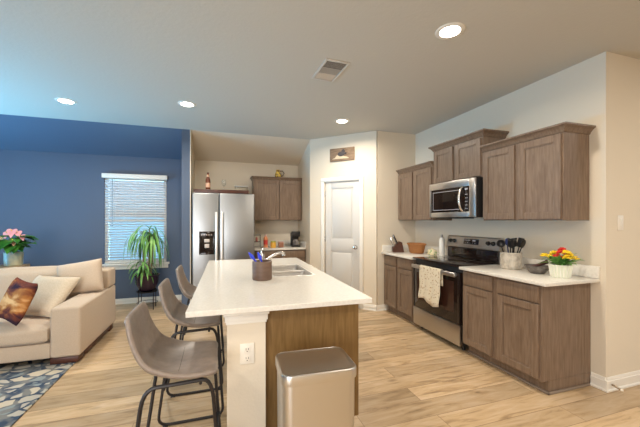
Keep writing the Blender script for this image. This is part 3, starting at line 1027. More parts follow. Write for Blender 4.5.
b.box(X0, FYF - .006, Z0, X0 + .022, FYF - .0005, Z1, .003); b.box(X1 - .022, FYF - .006, Z0, X1, FYF - .0005, Z1, .003)
b.box(X0 + .022, FYF - .006, Z0, X1 - .022, FYF - .0005, Z0 + .03, .003); b.box(X0 + .022, FYF - .006, Z1 - .10, X1 - .022, FYF - .0005, Z1, .003)
b.box(X0 + .022, FYF - .002, Z0 + .03, X1 - .022, FYF - .0004, Z1 - .1)
dp = b.build('dispenser', M_BLACKGLASS, d1)
q = B(); q.box(-.20, FYF - .020, 1.07, -.125, FYF - .003, 1.12, .004); q.box(-.195, FYF - .016, .985, -.13, FYF - .003, 1.045, .004)
q.build('paddle', mat('grey_paddle', (.55, .50, .46), .4), dp)
q = B()
for i in range(5):
    q.box(-.245 + i * .034, FYF - .0072, 1.175, -.228 + i * .034, FYF - .0061, 1.19)
q.build('button', mat('button_print', (.4, .35, .33), .5), dp)

# on top of the fridge
o = B().box(-.36, 5.20, FH + .001, .47, 5.36, FH + .066, .004).build('wooden_board', M_DARKWOOD)
tag(o, 'long dark reddish wooden board lying on top of the refrigerator', 'board')
F = frame((-.155, 5.28, FH + .0670))
t = thing('beer_bottle', 'brown glass bottle with peach label standing on the board on the fridge', 'bottle', (-.155, 5.28, FH + .0670))
B(F).lathe([(.034, 0), (.037, .006), (.037, .14), (.033, .165), (.018, .205), (.0135, .25), (.014, .262)], seg=20).build('glass_body', M_BOTTLE, t)
B(F).lathe([(.0376, .035), (.0376, .105)], seg=20, cap=False).build('label', M_LABEL, t)
B(F).lathe([(.0375, 0), (.0145, 0)], seg=20, cap=False)
B(F).lathe([(.0215, .200), (.0165, .235)], seg=20, cap=False).build('neck_label', M_LABEL, t)
B(F).lathe([(.0165, .255), (.0165, .268), (.012, .271)], seg=16).build('cap', M_DARKWOOD, t)
F = frame((0.085, 5.28, FH + .0670))
t = thing('wine_glass', 'clear stemmed wine glass standing on the board on the fridge', 'glass', (0.085, 5.28, FH + .0670))
B(F).lathe([(.032, 0), (.032, .002), (.004, .006), (.0035, .06), (.008, .066)], seg=20).build('stem', M_GLASS, t)
B(F).lathe([(.004, .065), (.02, .075), (.033, .10), (.035, .125), (.030, .165), (.0288, .165), (.0335, .125), (.0315, .101), (.019, .078), (.003, .068)], seg=20).build('bowl', M_GLASS, t)
F = frame((.37, 5.50, FH - .004))
t = thing('glass_box', 'clear glass container standing on top of the fridge behind the board', 'container', (.37, 5.50, FH - .004))
b = B(F)
loft(b, [(rrect(0, 0, .10, .06, .02), 0), (rrect(0, 0, .105, .065, .02), .15), (rrect(0, 0, .102, .062, .018), .15), (rrect(0, 0, .097, .057, .018), .006)], True, True)
b.build('glass_body', M_GLASS, t)
b = B(F); loft(b, [(rrect(0, 0, .108, .068, .02), .151), (rrect(0, 0, .108, .068, .02), .165)], True, True)
b.build('lid', mat('pale_grey_lid', (.42, .43, .42), .4), t)

# ------------------------------------------------------------------ back counter items
zc = .9155
# coffee maker
F = frame((1.36, 5.70, zc)) @ Matrix.Diagonal((.86, .9, .86, 1))
t = thing('coffee_maker', 'black coffee maker with glass carafe on the back worktop', 'coffee maker', (1.36, 5.70, zc))
b = B(F)
b.box(-.085, -.10, 0, .085, .11, .03, .008); b.box(-.085, .035, .03, .085, .11, .30, .008)
b.box(-.085, -.09, .22, .085, .035, .33, .012)
b.build('body', M_BLACK, t)
cf = B(F).lathe([(.045, .032), (.062, .045), (.066, .09), (.058, .13), (.042, .155), (.045, .165)], 0, -.03, 0, 20).build('carafe', mat('carafe_glass', (.20, .18, .17), .08, spec=.8), t)
B(F).tube([(-.03, -.085, .15), (-.035, -.125, .145), (-.035, -.13, .08), (-.03, -.093, .065)], .008, 8).build('handle', M_BLACK, cf)
# bottle, jars
F = frame((.80, 5.62, zc))
t = thing('squeeze_bottle', 'orange and red bottle with white cap on the back worktop', 'bottle', (.80, 5.62, zc))
B(F).lathe([(.035, 0), (.038, .01), (.038, .16), (.03, .19), (.016, .205)], seg=20).build('bottle_body', mat('orange_juice_plastic', (.75, .28, .12), .35), t)
B(F).lathe([(.0385, .06), (.0385, .14)], seg=20, cap=False).build('label', mat('red_label', (.6, .05, .04), .5), t)
B(F).lathe([(.017, .205), (.017, .235)], seg=16).build('cap', mat('pink_cap', (.8, .45, .40), .4), t)
F = frame((.935, 5.62, zc))
t = thing('spice_jar', 'short yellow jar with green lid on the back worktop', 'jar', (.935, 5.62, zc))
B(F).lathe([(.045, 0), (.05, .01), (.05, .08), (.042, .095)], seg=20).build('jar_body', mat('yellow_jar', (.75, .42, .06), .4), t)
B(F).lathe([(.046, .095), (.046, .118)], seg=20).build('lid', mat('lime_lid', (.42, .42, .08), .4), t)
F = frame((1.075, 5.62, zc))
t = thing('small_tin', 'small reddish brown tin on the back worktop, left of the coffee maker', 'tin', (1.075, 5.62, zc))
B(F).box(-.045, -.04, 0, .045, .04, .085, .008).build('tin_body', mat('brown_tin', (.28, .12, .07), .4), t)
B(F).box(-.047, -.042, .086, .047, .042, .105, .005).build('lid', mat('pinkish_lid', (.50, .28, .22), .4), t)
F = frame((.62, 5.72, zc))
t = thing('wire_rack', 'small dark wire rack with two shelves beside the refrigerator', 'rack', (.63, 5.72, zc))
b = B(F)
for z in (.10, .22):
    b.box(-.02, -.05, z, .10, .05, z + .008, .002)
for x in (-.018, .098):
    for y in (-.048, .048):
        b.tube([(x, y, 0), (x, y, .23)], .003, 6)
b.build('frame', M_BLACKMETAL, t)
F = frame((.655, 5.715, zc + .1085))
o = B(F).lathe([(.018, 0), (.02, .01), (.02, .055), (.012, .07), (.012, .08)], seg=14).build('spice_bottle', mat('pale_red_glass', (.55, .18, .14), .4))
tag(o, 'small pale red spice bottle on the wire rack by the refrigerator', 'bottle')
# decorative jug on top of the back cabinet
F = frame((1.06, 5.83, 2.1955))
t = thing('ceramic_jug', 'small yellow and dark ceramic jug on top of the back cabinet', 'jug', (1.06, 5.83, 2.1955))
B(F).lathe([(.035, 0), (.055, .02), (.06, .06), (.045, .10), (.032, .125), (.038, .145), (.034, .145), (.028, .125)], seg=20).build('jug_body',
    noise_color(mat('yellow_glaze', (.6, .4, .1), .3), (.10, .06, .03), (.72, .50, .10), (1, 1, 1), 22, 2, .42, .5), t)
B(F).tube([(.03, 0, .125), (.085, 0, .13), (.115, 0, .085), (.09, 0, .04), (.05, 0, .03)], .009, 8).build('handle', mat('dark_glaze', (.09, .05, .03), .3), t)

# plaque above the pantry door
F = FD @ Matrix.Translation((.60, 0, 2.475))
t = thing('wall_plaque', 'weathered wooden plaque with a dark carved shape above the pantry door', 'wall sign', FD @ Vector((.60, 0, 2.37)), DA)
B(F).box(-.215, -.022, -.105, .215, -.0008, .105, .003).build('board', wood('weathered_plank', (.16, .10, .06), (.32, .22, .14), (2, 2, 14), .8), t)
b = B(F @ Matrix.Translation((0, -.0225, 0)))
b.prism([(-.17, -.07), (.13, -.07), (.09, -.045), (.03, -.03), (.01, .0), (-.03, -.035), (-.08, -.005), (-.12, -.05)], 'y', -.006, 0)
b.build('cream_drift', mat('cream_relief', (.60, .50, .34), .8), t)
b = B(F @ Matrix.Translation((0, -.029, 0)))
b.sphere((-.005, -.006, .005), .06, sx=1.05, sy=.22, sz=.66); b.sphere((.03, -.006, .045), .035, sx=.9, sy=.3, sz=1.0); b.sphere((.07, -.006, .01), .02, sx=1, sy=.4, sz=.9)
b.build('dark_relief', mat('slate_relief', (.07, .06, .06), .7), t)

# ------------------------------------------------------------------ range wall counter items
zc = .9155
# knife block
KA = R(-17.9)
F = frame((2.625, 4.235, zc), KA)
t = thing('knife_block', 'dark wooden knife block with steel handled knives in the corner', 'knife block', (2.625, 4.235, zc), KA)
B(F).prism([(-.085, 0), (.085, 0), (.055, .15), (.02, .165), (-.085, .075)], 'y', -.045, .045).build('block', M_DARKWOOD, t)
for i in range(3):
    for j in range(2):
        Fk = F @ Matrix.Translation((-.06 + j * .045, -.028 + i * .028, .088 + j * .040)) @ Matrix.Rotation(R(-24), 4, 'Y')
        B(Fk).box(-.010, -.008, 0, .010, .008, .155 - .01 * i, .004).build('knife_handle', M_CHROME if (i + j) % 2 == 0 else M_BLACK, t)
# wicker basket
F = frame((2.80, 4.01, zc), QUARTER)
t = thing('wicker_basket', 'oval brown wicker basket on the far worktop by the knife block', 'basket', (2.80, 4.01, zc), QUARTER)
B(F).lathe([(.115, 0), (.13, .01), (.168, .125), (.172, .135), (.160, .135), (.155, .12), (.118, .014), (.01, .012)], seg=36, sy=.62).build('basket_body', M_WICKER, t)
pts = [(.170 * math.cos(a * PI / 18), .170 * .63 * math.sin(a * PI / 18), .137) for a in range(36)]
B(F).tube(pts, .010, 8, closed=True).build('rim', M_WICKER, t)
# patterned little dish towel holder / box
F = frame((2.85, 3.715, zc), QUARTER)
fm = mat('floral_ceramic', (.7, .65, .4), .4)
build_spots(fm, (.70, .62, .40), (.22, .36, .16), 32, .34)
t = thing('butter_dish', 'small cream and green floral ceramic dish beside the wicker basket', 'dish', (2.85, 3.715, zc), QUARTER)
B(F).lathe([(.06, 0), (.085, .012), (.085, .018)], seg=24, sy=.7).build('plate', fm, t)
B(F).lathe([(.076, .0185), (.078, .05), (.065, .075), (.03, .085), (.012, .087), (.012, .10), (.004, .104)], seg=24, sy=.7).build('cover', fm, t)
# paper roll / white bottle
F = frame((2.93, 3.612, zc))
t = thing('oil_bottle', 'tall slim white ceramic bottle between the range and the floral dish', 'bottle', (2.93, 3.612, zc))
B(F).lathe([(.036, 0), (.038, .006), (.038, .20), (.030, .235), (.020, .25)], seg=22).build('bottle_body', M_WHITECER, t)
B(F).lathe([(.013, .25), (.013, .27), (.016, .275), (.012, .288)], seg=14).build('stopper', mat('grey_stopper', (.35, .33, .30), .4), t)

# utensil crock
CXk, CYk = 2.82, 2.44
F = frame((CXk, CYk, zc))
t = thing('utensil_crock', 'wide stone coloured utensil crock on the near worktop beside the range', 'crock', (CXk, CYk, zc))
B(F).lathe([(.088, 0), (.094, .008), (.094, .145), (.097, .15), (.097, .165), (.088, .165), (.086, .15), (.086, .012), (.01, .01)], seg=32).build('crock_body', M_CROCK, t)
b = B(F)
for i in range(28):
    a = 2 * PI * i / 28
    b.box(-.003, -.0965, .012, .003, -.0935, .14, .001, 1, M=Matrix.Rotation(a, 4, 'Z'))
b.build('ribbing', M_CROCK, t)


def utensil(kind, ang, lean, tw, label, m, group='cooking utensils in the stone crock'):
    """stands in the crock: local z along the handle"""
    M = F @ Matrix.Translation((.022 * math.cos(ang), .022 * math.sin(ang), .018)) @ Matrix.Rotation(ang, 4, 'Z') @ Matrix.Rotation(lean, 4, 'Y') @ Matrix.Rotation(tw, 4, 'Z')
    tt = thing(kind, label, 'utensil', M @ Vector((0, 0, 0)), 0, group)
    B(M).tube([(0, 0, 0), (0, 0, .12), (0, 0, .215)], [.006, .007, .005], 8).build('handle', m, tt)
    h = B(M)
    if kind == 'ladle':
        h.lathe([(.002, 0), (.022, .005), (.036, .02), (.04, .038), (.037, .038), (.033, .022), (.02, .009), (.002, .005)], seg=18,
                M=Matrix.Translation((.02, 0, .235)) @ Matrix.Rotation(R(70), 4, 'Y') @ Matrix.Translation((0, 0, -.01)))
    elif kind == 'spatula':
        h.box(-.036, -.003, .205, .036, .003, .30, .003)
    elif kind == 'slotted_spoon':
        h.sphere((0, 0, .25), .034, sx=.95, sy=.22, sz=1.35)
    else:
        h.sphere((0, 0, .25), .03, sx=1, sy=.25, sz=1.3)
    h.build('head', m, tt)


utensil('ladle', 2.4, R(17), R(90), 'black ladle at the upper left of the crock', M_BLACK)
utensil('spatula', -2.5, R(16), R(40), 'black spatula leaning left in the stone crock', M_BLACK)
utensil('slotted_spoon', -1.2, R(20), R(70), 'black slotted spoon leaning right and low over the crock edge', M_BLACK)
utensil('spatula', -.6, R(14), R(120), 'broad black turner standing right of centre in the crock', M_BLACK)
utensil('cooking_spoon', 1.2, R(12), R(20), 'navy blue cooking spoon in the middle of the crock', mat('navy_silicone', (.02, .03, .10), .4))

utensil('spatula', .5, R(19), R(60), 'black spatula at the back of the crock against the wall', M_BLACK)
utensil('cooking_spoon', -1.9, R(9), R(10), 'black cooking spoon standing upright at the front of the crock', M_BLACK)
# mortar and pestle
F = frame((2.80, 2.15, zc))
t = thing('mortar', 'wide dark grey stone mortar bowl between crock and flowers', 'mortar', (2.80, 2.15, zc))
B(F).lathe([(.055, 0), (.06, .008), (.085, .03), (.103, .062), (.106, .07), (.096, .07), (.085, .05), (.05, .025), (.005, .02)], seg=30).build('bowl', M_GREYSTONE, t)
pb = B().tube([(2.795, 2.197, .957), (2.805, 2.125, .997), (2.805, 2.062, 1.030)], [.020, .015, .018], 12)
tag(pb.build('pestle', M_PESTLE), 'dark wooden pestle resting across the grey mortar', 'pestle')

# flower pot
FXp, FYp = 2.79, 1.935
F = frame((FXp, FYp, zc))
t = thing('flower_pot', 'white ribbed pot of yellow and red flowers at the worktop end', 'flower pot', (FXp, FYp, zc))
prof = [(.062, 0), (.068, .006), (.082, .105), (.084, .11), (.076, .11), (.06, .02), (.005, .018)]
B(F).lathe(prof, seg=32).build('pot', mat('pale_green_white_ceramic', (.72, .76, .62), .35), t)
b = B(F)
for i in range(20):
    a = 2 * PI * i / 20
    b.tube([(.0655 * math.cos(a), .0655 * math.sin(a), .004), (.0825 * math.cos(a), .0825 * math.sin(a), .106)], .0055, 6)
b.build('rib', mat('white_rib_glaze', (.78, .78, .68), .35), t)


def flower(b, c, r, seed):
    rnd = random.Random(seed)
    for ring, (n, rr, z) in enumerate(((8, 1.0, 0), (6, .65, .25), (4, .3, .4))):
        for i in range(n):
            a = 2 * PI * i / n + ring * .4 + rnd.random() * .2
            M = Matrix.Translation(c) @ Matrix.Rotation(rnd.uniform(-.4, .4), 4, 'X') @ Matrix.Rotation(rnd.uniform(-.4, .4), 4, 'Y') @ Matrix.Rotation(a, 4, 'Z')
            b.sphere((r * rr * .6, 0, r * z), r * .42, M=M, sx=1, sy=.75, sz=.35, sub=1)
    return b


rnd = random.Random(3)
ys = [(.00, .055, .155, 'y'), (-.055, .045, .135, 'y'), (.03, .085, .12, 'y'), (-.04, .02, .17, 'y'), (-.06, .09, .14, 'y'),
      (-.03, -.022, .175, 'r'), (-.05, -.01, .14, 'r'), (-.01, -.02, .195, 'r'),
      (.0, -.065, .165, 'y'), (-.04, -.075, .14, 'y'), (.03, -.09, .13, 'y'), (-.03, -.06, .18, 'y'), (.03, .02, .17, 'y'), (.05, -.03, .15, 'y')]
for i, (x, y, z, cc) in enumerate(ys):
    flower(B(F), Vector((x, y * 1.05, z + .038)), .036 if cc == 'y' else .040, i).build('blossom', M_YELLOW if cc == 'y' else M_RED, t)


def leaf(b, base, direction, length, width, droop, n=7, fold=.15, rnd=random):
    """arching strap leaf, thin but solid through a small thickness"""
    base = Vector(base); d = Vector(direction).normalized()
    side = d.cross(Vector((0, 0, 1)))
    side = side.normalized() if side.length > 1e-4 else Vector((1, 0, 0))
    p = base.copy(); vs = []; cur = d.copy()
    for i in range(n + 1):
        s = i / n
        w = width * math.sin(PI * min(1, .12 + s * .88)) ** .75 * .5
        if i == n: w = width * .03
        up = side.cross(cur).normalized()
        vs += [p - side * w + up * w * fold * 2, p - up * .0, p + side * w + up * w * fold * 2, p - up * .0015]
        cur = (cur + Vector((0, 0, -droop * (1.2 / n)))).normalized()
        p = p + cur * (length / n)
    fs = []
    for i in range(n):
        a = i * 4; c_ = a + 4
        fs += [(a, a + 1, c_ + 1, c_), (a + 1, a + 2, c_ + 2, c_ + 1), (a + 2, a + 3, c_ + 3, c_ + 2), (a + 3, a, c_, c_ + 3)]
    fs += [(0, 3, 2, 1), (n * 4, n * 4 + 1, n * 4 + 2, n * 4 + 3)]
    return b.raw(vs, fs)


b = B(F)
for i in range(44):
    a = rnd.uniform(0, 2 * PI)
    leaf(b, (.03 * math.cos(a), .03 * math.sin(a), .105), (math.cos(a), math.sin(a), rnd.uniform(.5, 2.6)), rnd.uniform(.08, .15), .028, .9)
b.build('foliage', M_LEAF, t)

# ------------------------------------------------------------------ brown jar with blue items on the island
F = frame((.345, 2.62, .9155))
t = thing('brown_jar', 'dark brown cylindrical jar on the island in front of the faucet', 'jar', (.345, 2.62, .9155))
B(F).lathe([(.076, 0), (.080, .005), (.080, .150), (.076, .153), (.070, .150), (.070, .012), (.004, .010)], seg=36).build('jar_body', M_BROWNJAR, t)
for i, (ax, dx, dy, ln, lb) in enumerate(((0, -.75, .1, .225, 'blue plastic brush leaning furthest left in the brown jar'),
                                          (1, -.42, -.2, .205, 'blue plastic scraper standing more upright in the brown jar'))):
    d = Vector((dx, dy, 1)).normalized()
    p = Vector((.045, .03 - i * .05, .02))
    tt = thing(('dish_brush', 'scraper')[i], lb, 'kitchen tool', F @ p, 0, 'blue tools in the brown jar')
    B(F).tube([p, p + d * .12, p + d * ln * .85], [.007, .006, .008], 8).build('handle', M_BLUEPL, tt)
    B(F).tube([p + d * ln * .8, p + d * ln * .9, p + d * (ln + .025)], [.010, .017, .006], 8).build('head', M_BLUEPL, tt)
o = B(F)
o.tube([(.03, .0, .016), (.0, .03, .12), (-.02, .05, .195)], [.005, .006, .008], 8)
tag(o.build('white_spoon', M_WHITEPL), 'white plastic spoon standing in the brown jar behind the blue tools', 'spoon')

# ------------------------------------------------------------------ trash can
Ft = frame((.488, 1.605, 0), R(-3))
t = thing('trash_can', 'rectangular stainless steel step trash can against the island panel', 'trash can', (.488, 1.605, 0), R(-3))
hx, hy = .196, .150
b = B(Ft)
loft(b, [(rrect(0, 0, hx - .012, hy - .012, .05, 8), .02), (rrect(0, 0, hx - .008, hy - .008, .05, 8), .605)], True, True)
b.build('bin_body', M_STEELBIN, t)
b = B(Ft); loft(b, [(rrect(0, 0, hx - .006, hy - .006, .05, 8), 0), (rrect(0, 0, hx - .006, hy - .006, .05, 8), .03)], True, True)
b.build('base_ring', M_BLACK, t)
b = B(Ft)
loft(b, [(rrect(0, 0, hx - .001, hy - .001, .052, 8), .608), (rrect(0, 0, hx, hy, .053, 8), .612), (rrect(0, 0, hx, hy, .053, 8), .650), (rrect(0, 0, hx - .002, hy - .002, .052, 8), .656),
         (rrect(0, 0, hx - .008, hy - .008, .048, 8), .658), (rrect(0, 0, hx - .013, hy - .013, .045, 8), .655), (rrect(0, 0, hx - .03, hy - .03, .04, 8), .656)], True, True)
b.build('lid', M_STEELBIN, t)
b = B(Ft).box(-.05, -hy - .035, .012, .05, -hy + .02, .024, .005)
b.build('pedal', M_STEELBIN, t)

# ------------------------------------------------------------------ bar stools
def make_stool(loc):
    t = thing('bar_stool', '', 'stool', loc, 0, 'bar stools along the island')
    F = frame(loc)
    # side profile of the bucket shell: (x, z, half width, side curl)
    prof = [(.000, .640, .195, .004), (-.008, .658, .224, .004), (-.05, .662, .236, .006), (-.12, .654, .240, .012), (-.20, .650, .240, .026), (-.27, .657, .238, .044),
            (-.340, .692, .234, .050), (-.374, .745, .228, .038), (-.394, .81, .218, .026), (-.406, .875, .209, .016), (-.412, .930, .198, .012), (-.418, .955, .178, .006)]
    prof = [(x + (.022 if i > 5 else .004 * i), z + (.012 if i < 6 else 0), hw - .012, cu) for i, (x, z, hw, cu) in enumerate(prof)]
    nu = 14; vs = []; fs = []
    for i, (x, z, hw, cu) in enumerate(prof):
        p0 = prof[max(0, i - 1)]; p1 = prof[min(len(prof) - 1, i + 1)]
        tx, tz = p1[0] - p0[0], p1[1] - p0[1]
        ll = math.hypot(tx, tz); nx, nz = tz / ll, -tx / ll       # normal pointing to the sitter
        for j in range(nu + 1):
            u = -1 + 2 * j / nu
            s = abs(u) ** 3.0
            vs.append((x + nx * cu * s, u * hw * (1 - .04 * s), z + nz * cu * s))
    for i in range(len(prof) - 1):
        for j in range(nu):
            a = i * (nu + 1) + j
            fs.append((a, a + 1, a + nu + 2, a + nu + 1))
    B(F).raw(vs, fs).build('seat_shell', M_LEATHER, t, [('SOLIDIFY', dict(thickness=.026, offset=1)), ('SUBSURF', dict(levels=2, render_levels=2))])
    # stitched seam lines across the seat/back bend
    mth = mat('dark_thread', (.10, .075, .06), .7)
    for k in (4, 7):
        row = [Vector(v) for v in vs[k * (nu + 1):(k + 1) * (nu + 1)]]
        B(F).tube([p + Vector((0.0005, 0, .0005)) for p in row[1:-1]], .0022, 6).build('seam', mth, t)
    rr = .0095
    for sy in (-1, 1):
        y = sy * .205
        yb = sy * .188

        def arc(p, q, r_, n=5):
            return [tuple(Vector(p).lerp(Vector(r_), i / n).lerp(Vector(r_).lerp(Vector(q), i / n), i / n)) for i in range(n + 1)]
        top = arc((-.335, y, .55), (-.27, y, .634), (-.322, y, .632)) + arc((-.07, y, .640), (-.022, y, .55), (-.034, y, .640))
        bot = arc((.012, yb, .08), (-.05, yb, rr), (.020, yb, rr)) + arc((-.33, yb, rr), (-.40, yb, .08), (-.412, yb, rr))
        B(F).tube(top + bot, rr, 8, closed=True).build('side_frame', M_BLACKMETAL, t)
        for xx in (-.36, -.02):
            B(F).box(xx - .018, yb - .011, 0, xx + .018, yb + .011, .008, .003).build('foot_pad', M_BLACK, t)
    B(F).tube([(-.003, -.192, .24), (-.003, .192, .24)], .008, 8).build('foot_rest', M_BLACKMETAL, t)
    B(F).tube([(-.08, -.205, .624), (-.08, .205, .624)], .008, 8).build('seat_bar', M_BLACKMETAL, t)
    B(F).tube([(-.24, -.205, .620), (-.24, .205, .620)], .008, 8).build('seat_bar', M_BLACKMETAL, t)
    return t


stool_y = [1.81, 2.55, 3.31]
slab = ['nearest taupe bar stool, fully in view beside the island pillar', 'middle taupe bar stool, between the nearest and the farthest at the island',
        'farthest taupe bar stool at the island, closest to the refrigerator']
st = make_stool((0, stool_y[0], 0)); st['label'] = slab[0]
for y, lb in zip(stool_y[1:], slab[1:]):
    s2 = copy_tree(st); s2.location = ((y - 1.81) * .025, y, 0); s2['label'] = lb

# ------------------------------------------------------------------ sofa
SXR = -1.29; SYF = 3.67; SYB = 4.80; SXL = -3.60
t = thing('sofa', 'beige fabric sofa with a wide block arm', 'sofa', (-2.4, 4.2, 0))
SM = [('BEVEL', dict(width=.02, segments=3))]
B().box(SXR - .25, SYF, .07, SXR, SYB, .555, .025, 4).build('arm', M_SOFA, t)
B().box(SXL, SYF, .07, SXL + .25, SYB, .555, .025, 4).build('arm', M_SOFA, t)
B().box(SXL + .25, SYF + .015, .07, SXR - .25, SYB - .02, .215, .012, 3).build('base', M_SOFA, t)
B().box(SXL + .0, SYB - .26, .556, SXR, SYB, .79, .03, 4).build('back_frame', M_SOFA, t)
B().box(SXL + .25, SYB - .26, .215, SXR - .25, SYB - .005, .60, .02, 3).build('back_panel', M_SOFA, t)


def soft_box(b, x0, x1, y0, y1, z0, z1, n=10, puff=.03, M=None, r=.05):
    """upholstered cushion: rounded block with swelling faces"""
    bm = bmesh.new()
    bmesh.ops.create_cube(bm, size=2)
    bmesh.ops.subdivide_edges(bm, edges=bm.edges[:], cuts=n, use_grid_fill=True)
    hx, hy, hz = (x1 - x0) / 2, (y1 - y0) / 2, (z1 - z0) / 2
    c_ = Vector(((x0 + x1) / 2, (y0 + y1) / 2, (z0 + z1) / 2))
    for v in bm.verts:
        p = v.co.copy()
        q = Vector((p.x * hx, p.y * hy, p.z * hz))
        inner = Vector((max(-(hx - r), min(hx - r, q.x)), max(-(hy - r), min(hy - r, q.y)), max(-(hz - r), min(hz - r, q.z))))
        d = q - inner
        if d.length > 1e-6:
            q = inner + d.normalized() * min(r, max(abs(d.x), abs(d.y), abs(d.z)))
        fx, fy, fz = (1 - p.x ** 4), (1 - p.y ** 4), (1 - p.z ** 4)
        if abs(p.z) > .999: q.z += math.copysign(puff * fx * fy, p.z)
        if abs(p.y) > .999: q.y += math.copysign(puff * .7 * fx * fz, p.y)
        if abs(p.x) > .999: q.x += math.copysign(puff * .5 * fy * fz, p.x)
        v.co = q + c_
    return b.bm(bm, M)


xa, xm_, xb = SXL + .255, (SXL + SXR) / 2, SXR - .255
for (x0, x1) in ((xa, xm_ - .004), (xm_ + .004, xb)):
    soft_box(B(), x0, x1, SYF - .01, SYB - .30, .218, .385, puff=.022).build('seat_cushion', M_SOFA, t)
for (x0, x1) in ((xa, xm_ - .004), (xm_ + .004, xb - .0)):
    M = Matrix.Translation((0, SYB - .36, .40)) @ Matrix.Rotation(R(-12), 4, 'X')
    soft_box(B(), x0, x1, -.085, .085, .0, .44, puff=.03, M=M).build('back_cushion', M_SOFA, t)
for (x, y) in ((SXR - .13, SYF + .075), (SXR - .075, SYB - .13), (SXL + .13, SYF + .07), (SXL + .13, SYB - .08)):
    B().box(x - .12, y - .07, 0.0125 if y < 4 else 0, x + (.115 if y < 4 and x > -2 else .06), y + .07, .0695, .004).build('foot', M_DARKWOOD, t)
# plinth rail shown under the arm side
B().box(SXR - .055, SYF + .15, .03, SXR - .012, SYB - .206, .0695, .003).build('plinth', M_DARKWOOD, t)


def pillow_mesh(w, h, t_, n=18, pinch=.10):
    vs = []; fs = []
    for side in (1, -1):
        for j in range(n + 1):
            for i in range(n + 1):
                u = -1 + 2 * i / n; v = -1 + 2 * j / n
                x = w / 2 * u * (1 - pinch * (1 - v * v) * abs(u) ** 2 * .9)
                z = h / 2 * v * (1 - pinch * (1 - u * u) * abs(v) ** 2 * .9)
                th = t_ / 2 * (max(0, 1 - u ** 4) ** .55) * (max(0, 1 - v ** 4) ** .55)
                vs.append((x, side * th, z))
    m_ = (n + 1) ** 2
    for s in (0, 1):
        for j in range(n):
            for i in range(n):
                a = s * m_ + j * (n + 1) + i
                f = (a, a + 1, a + n + 2, a + n + 1)
                fs.append(f if s else f[::-1])
    return vs, fs


def pillow(name, label, loc, rot, w, h, t_, m, pinch=.10):
    vs, fs = pillow_mesh(w, h, t_, pinch=pinch)
    me = D.meshes.new(name); me.from_pydata(vs, [], fs)
    bm = bmesh.new(); bm.from_mesh(me); bmesh.ops.remove_doubles(bm, verts=bm.verts[:], dist=.0004); bmesh.ops.recalc_face_normals(bm, faces=bm.faces[:]); bm.to_mesh(me); bm.free()
    me.polygons.foreach_set('use_smooth', [True] * len(me.polygons))
    me.materials.append(m)
    o = D.objects.new(name, me); COL.objects.link(o)
    o.location = loc
    if len(rot) == 2:      # width and height directions of the cushion
        w_, h_ = Vector(rot[0]).normalized(), Vector(rot[1])
        h_ = (h_ - w_ * h_.dot(w_)).normalized()
        o.rotation_euler = Matrix((w_, h_.cross(w_), h_)).transposed().to_euler()
    else:
        o.rotation_euler = [R(a) for a in rot]
    x = o.modifiers.new('subsurf', 'SUBSURF'); x.levels = 1; x.render_levels = 1
    return tag(o, label, 'pillow')


pillow('throw_pillow', 'large beige cushion leaning in the sofa corner on top of the arm', (-1.545, 4.40, .725), (-18, -9, 0), .48, .40, .20, M_SOFA, .05)
pillow('throw_pillow', 'plain sand coloured square pillow leaning against the sofa arm', (-1.77, 4.13, .595), ((.934, -.351, -.04), (.138, .364, .387)), .52, .52, .15, M_PILLOW)
pillow('throw_pillow', 'brown and orange sunset print pillow on the sofa', (-1.86, 3.81, .625), ((.706, -.655, -.08), (.115, .083, .34)), .42, .42, .12, M_PRINT)

# rug
o = B().box(-4.2, 1.0, .0005, -1.335, 3.86, .012, .003).build('area_rug', M_RUG)
tag(o, 'rug with cream pebble pattern on navy under the sofa front', 'rug')

# ------------------------------------------------------------------ side table with anthurium behind the sofa
t = thing('console_table', 'light wooden table top with round edge behind the sofa', 'table', (-2.85, 5.30, 0))
b = B(); loft(b, [(rrect(-2.85, 5.30, .36, .16, .06), .765), (rrect(-2.85, 5.30, .36, .16, .06), .795)], True, True)
b.build('table_top', M_TABLEWOOD, t)
for x in (-3.14, -2.56):
    for y in (5.20, 5.40):
        B().tube([(x, y, 0), (x, y, .764)], .013, 10).build('leg', M_BLACKMETAL, t)
F = frame((-2.62, 5.30, .7955))
t = thing('potted_anthurium', 'pink flowering anthurium in a sage glazed pot behind the sofa', 'potted plant', (-2.62, 5.30, .7955))
B(F).lathe([(.085, 0), (.095, .01), (.10, .17), (.098, .18), (.09, .18), (.09, .15)], seg=30).build('pot', M_TEALPOT, t)
B(F).lathe([(.0895, .145), (.0895, .150)], seg=24).build('soil', M_SOIL, t)


def heart(b, base, tip_dir, size, tilt_up, m_=None, bend=.25):
    """heart shaped leaf: centre line from base along tip_dir"""
    d = Vector(tip_dir).normalized(); side = d.cross(Vector((0, 0, 1))).normalized(); up = side.cross(d)
    out = [(-.18, 0), (-.30, .22), (-.22, .42), (.0, .52), (.30, .44), (.60, .26), (1.0, 0)]
    pts = out + [(a, -c_) for a, c_ in reversed(out[1:-1])]
    base = Vector(base)
    vs = [base + d * (size * .15)]
    for (a, c_) in pts:
        vs.append(base + d * (size * a) + side * (size * c_) + up * (size * (-bend * a * a + .18 * abs(c_))))
    n = len(pts)
    th = Vector((0, 0, -.003)); vs2 = [v_ + th for v_ in vs]
    fs = [(0, i + 1, (i + 1) % n + 1) for i in range(n)]
    k_ = n + 1
    fs += [(k_, k_ + (i + 1) % n + 1, k_ + i + 1) for i in range(n)]
    fs += [(i + 1, (i + 1) % n + 1, k_ + (i + 1) % n + 1, k_ + i + 1) for i in range(n)]
    return b.raw(vs + vs2, fs)


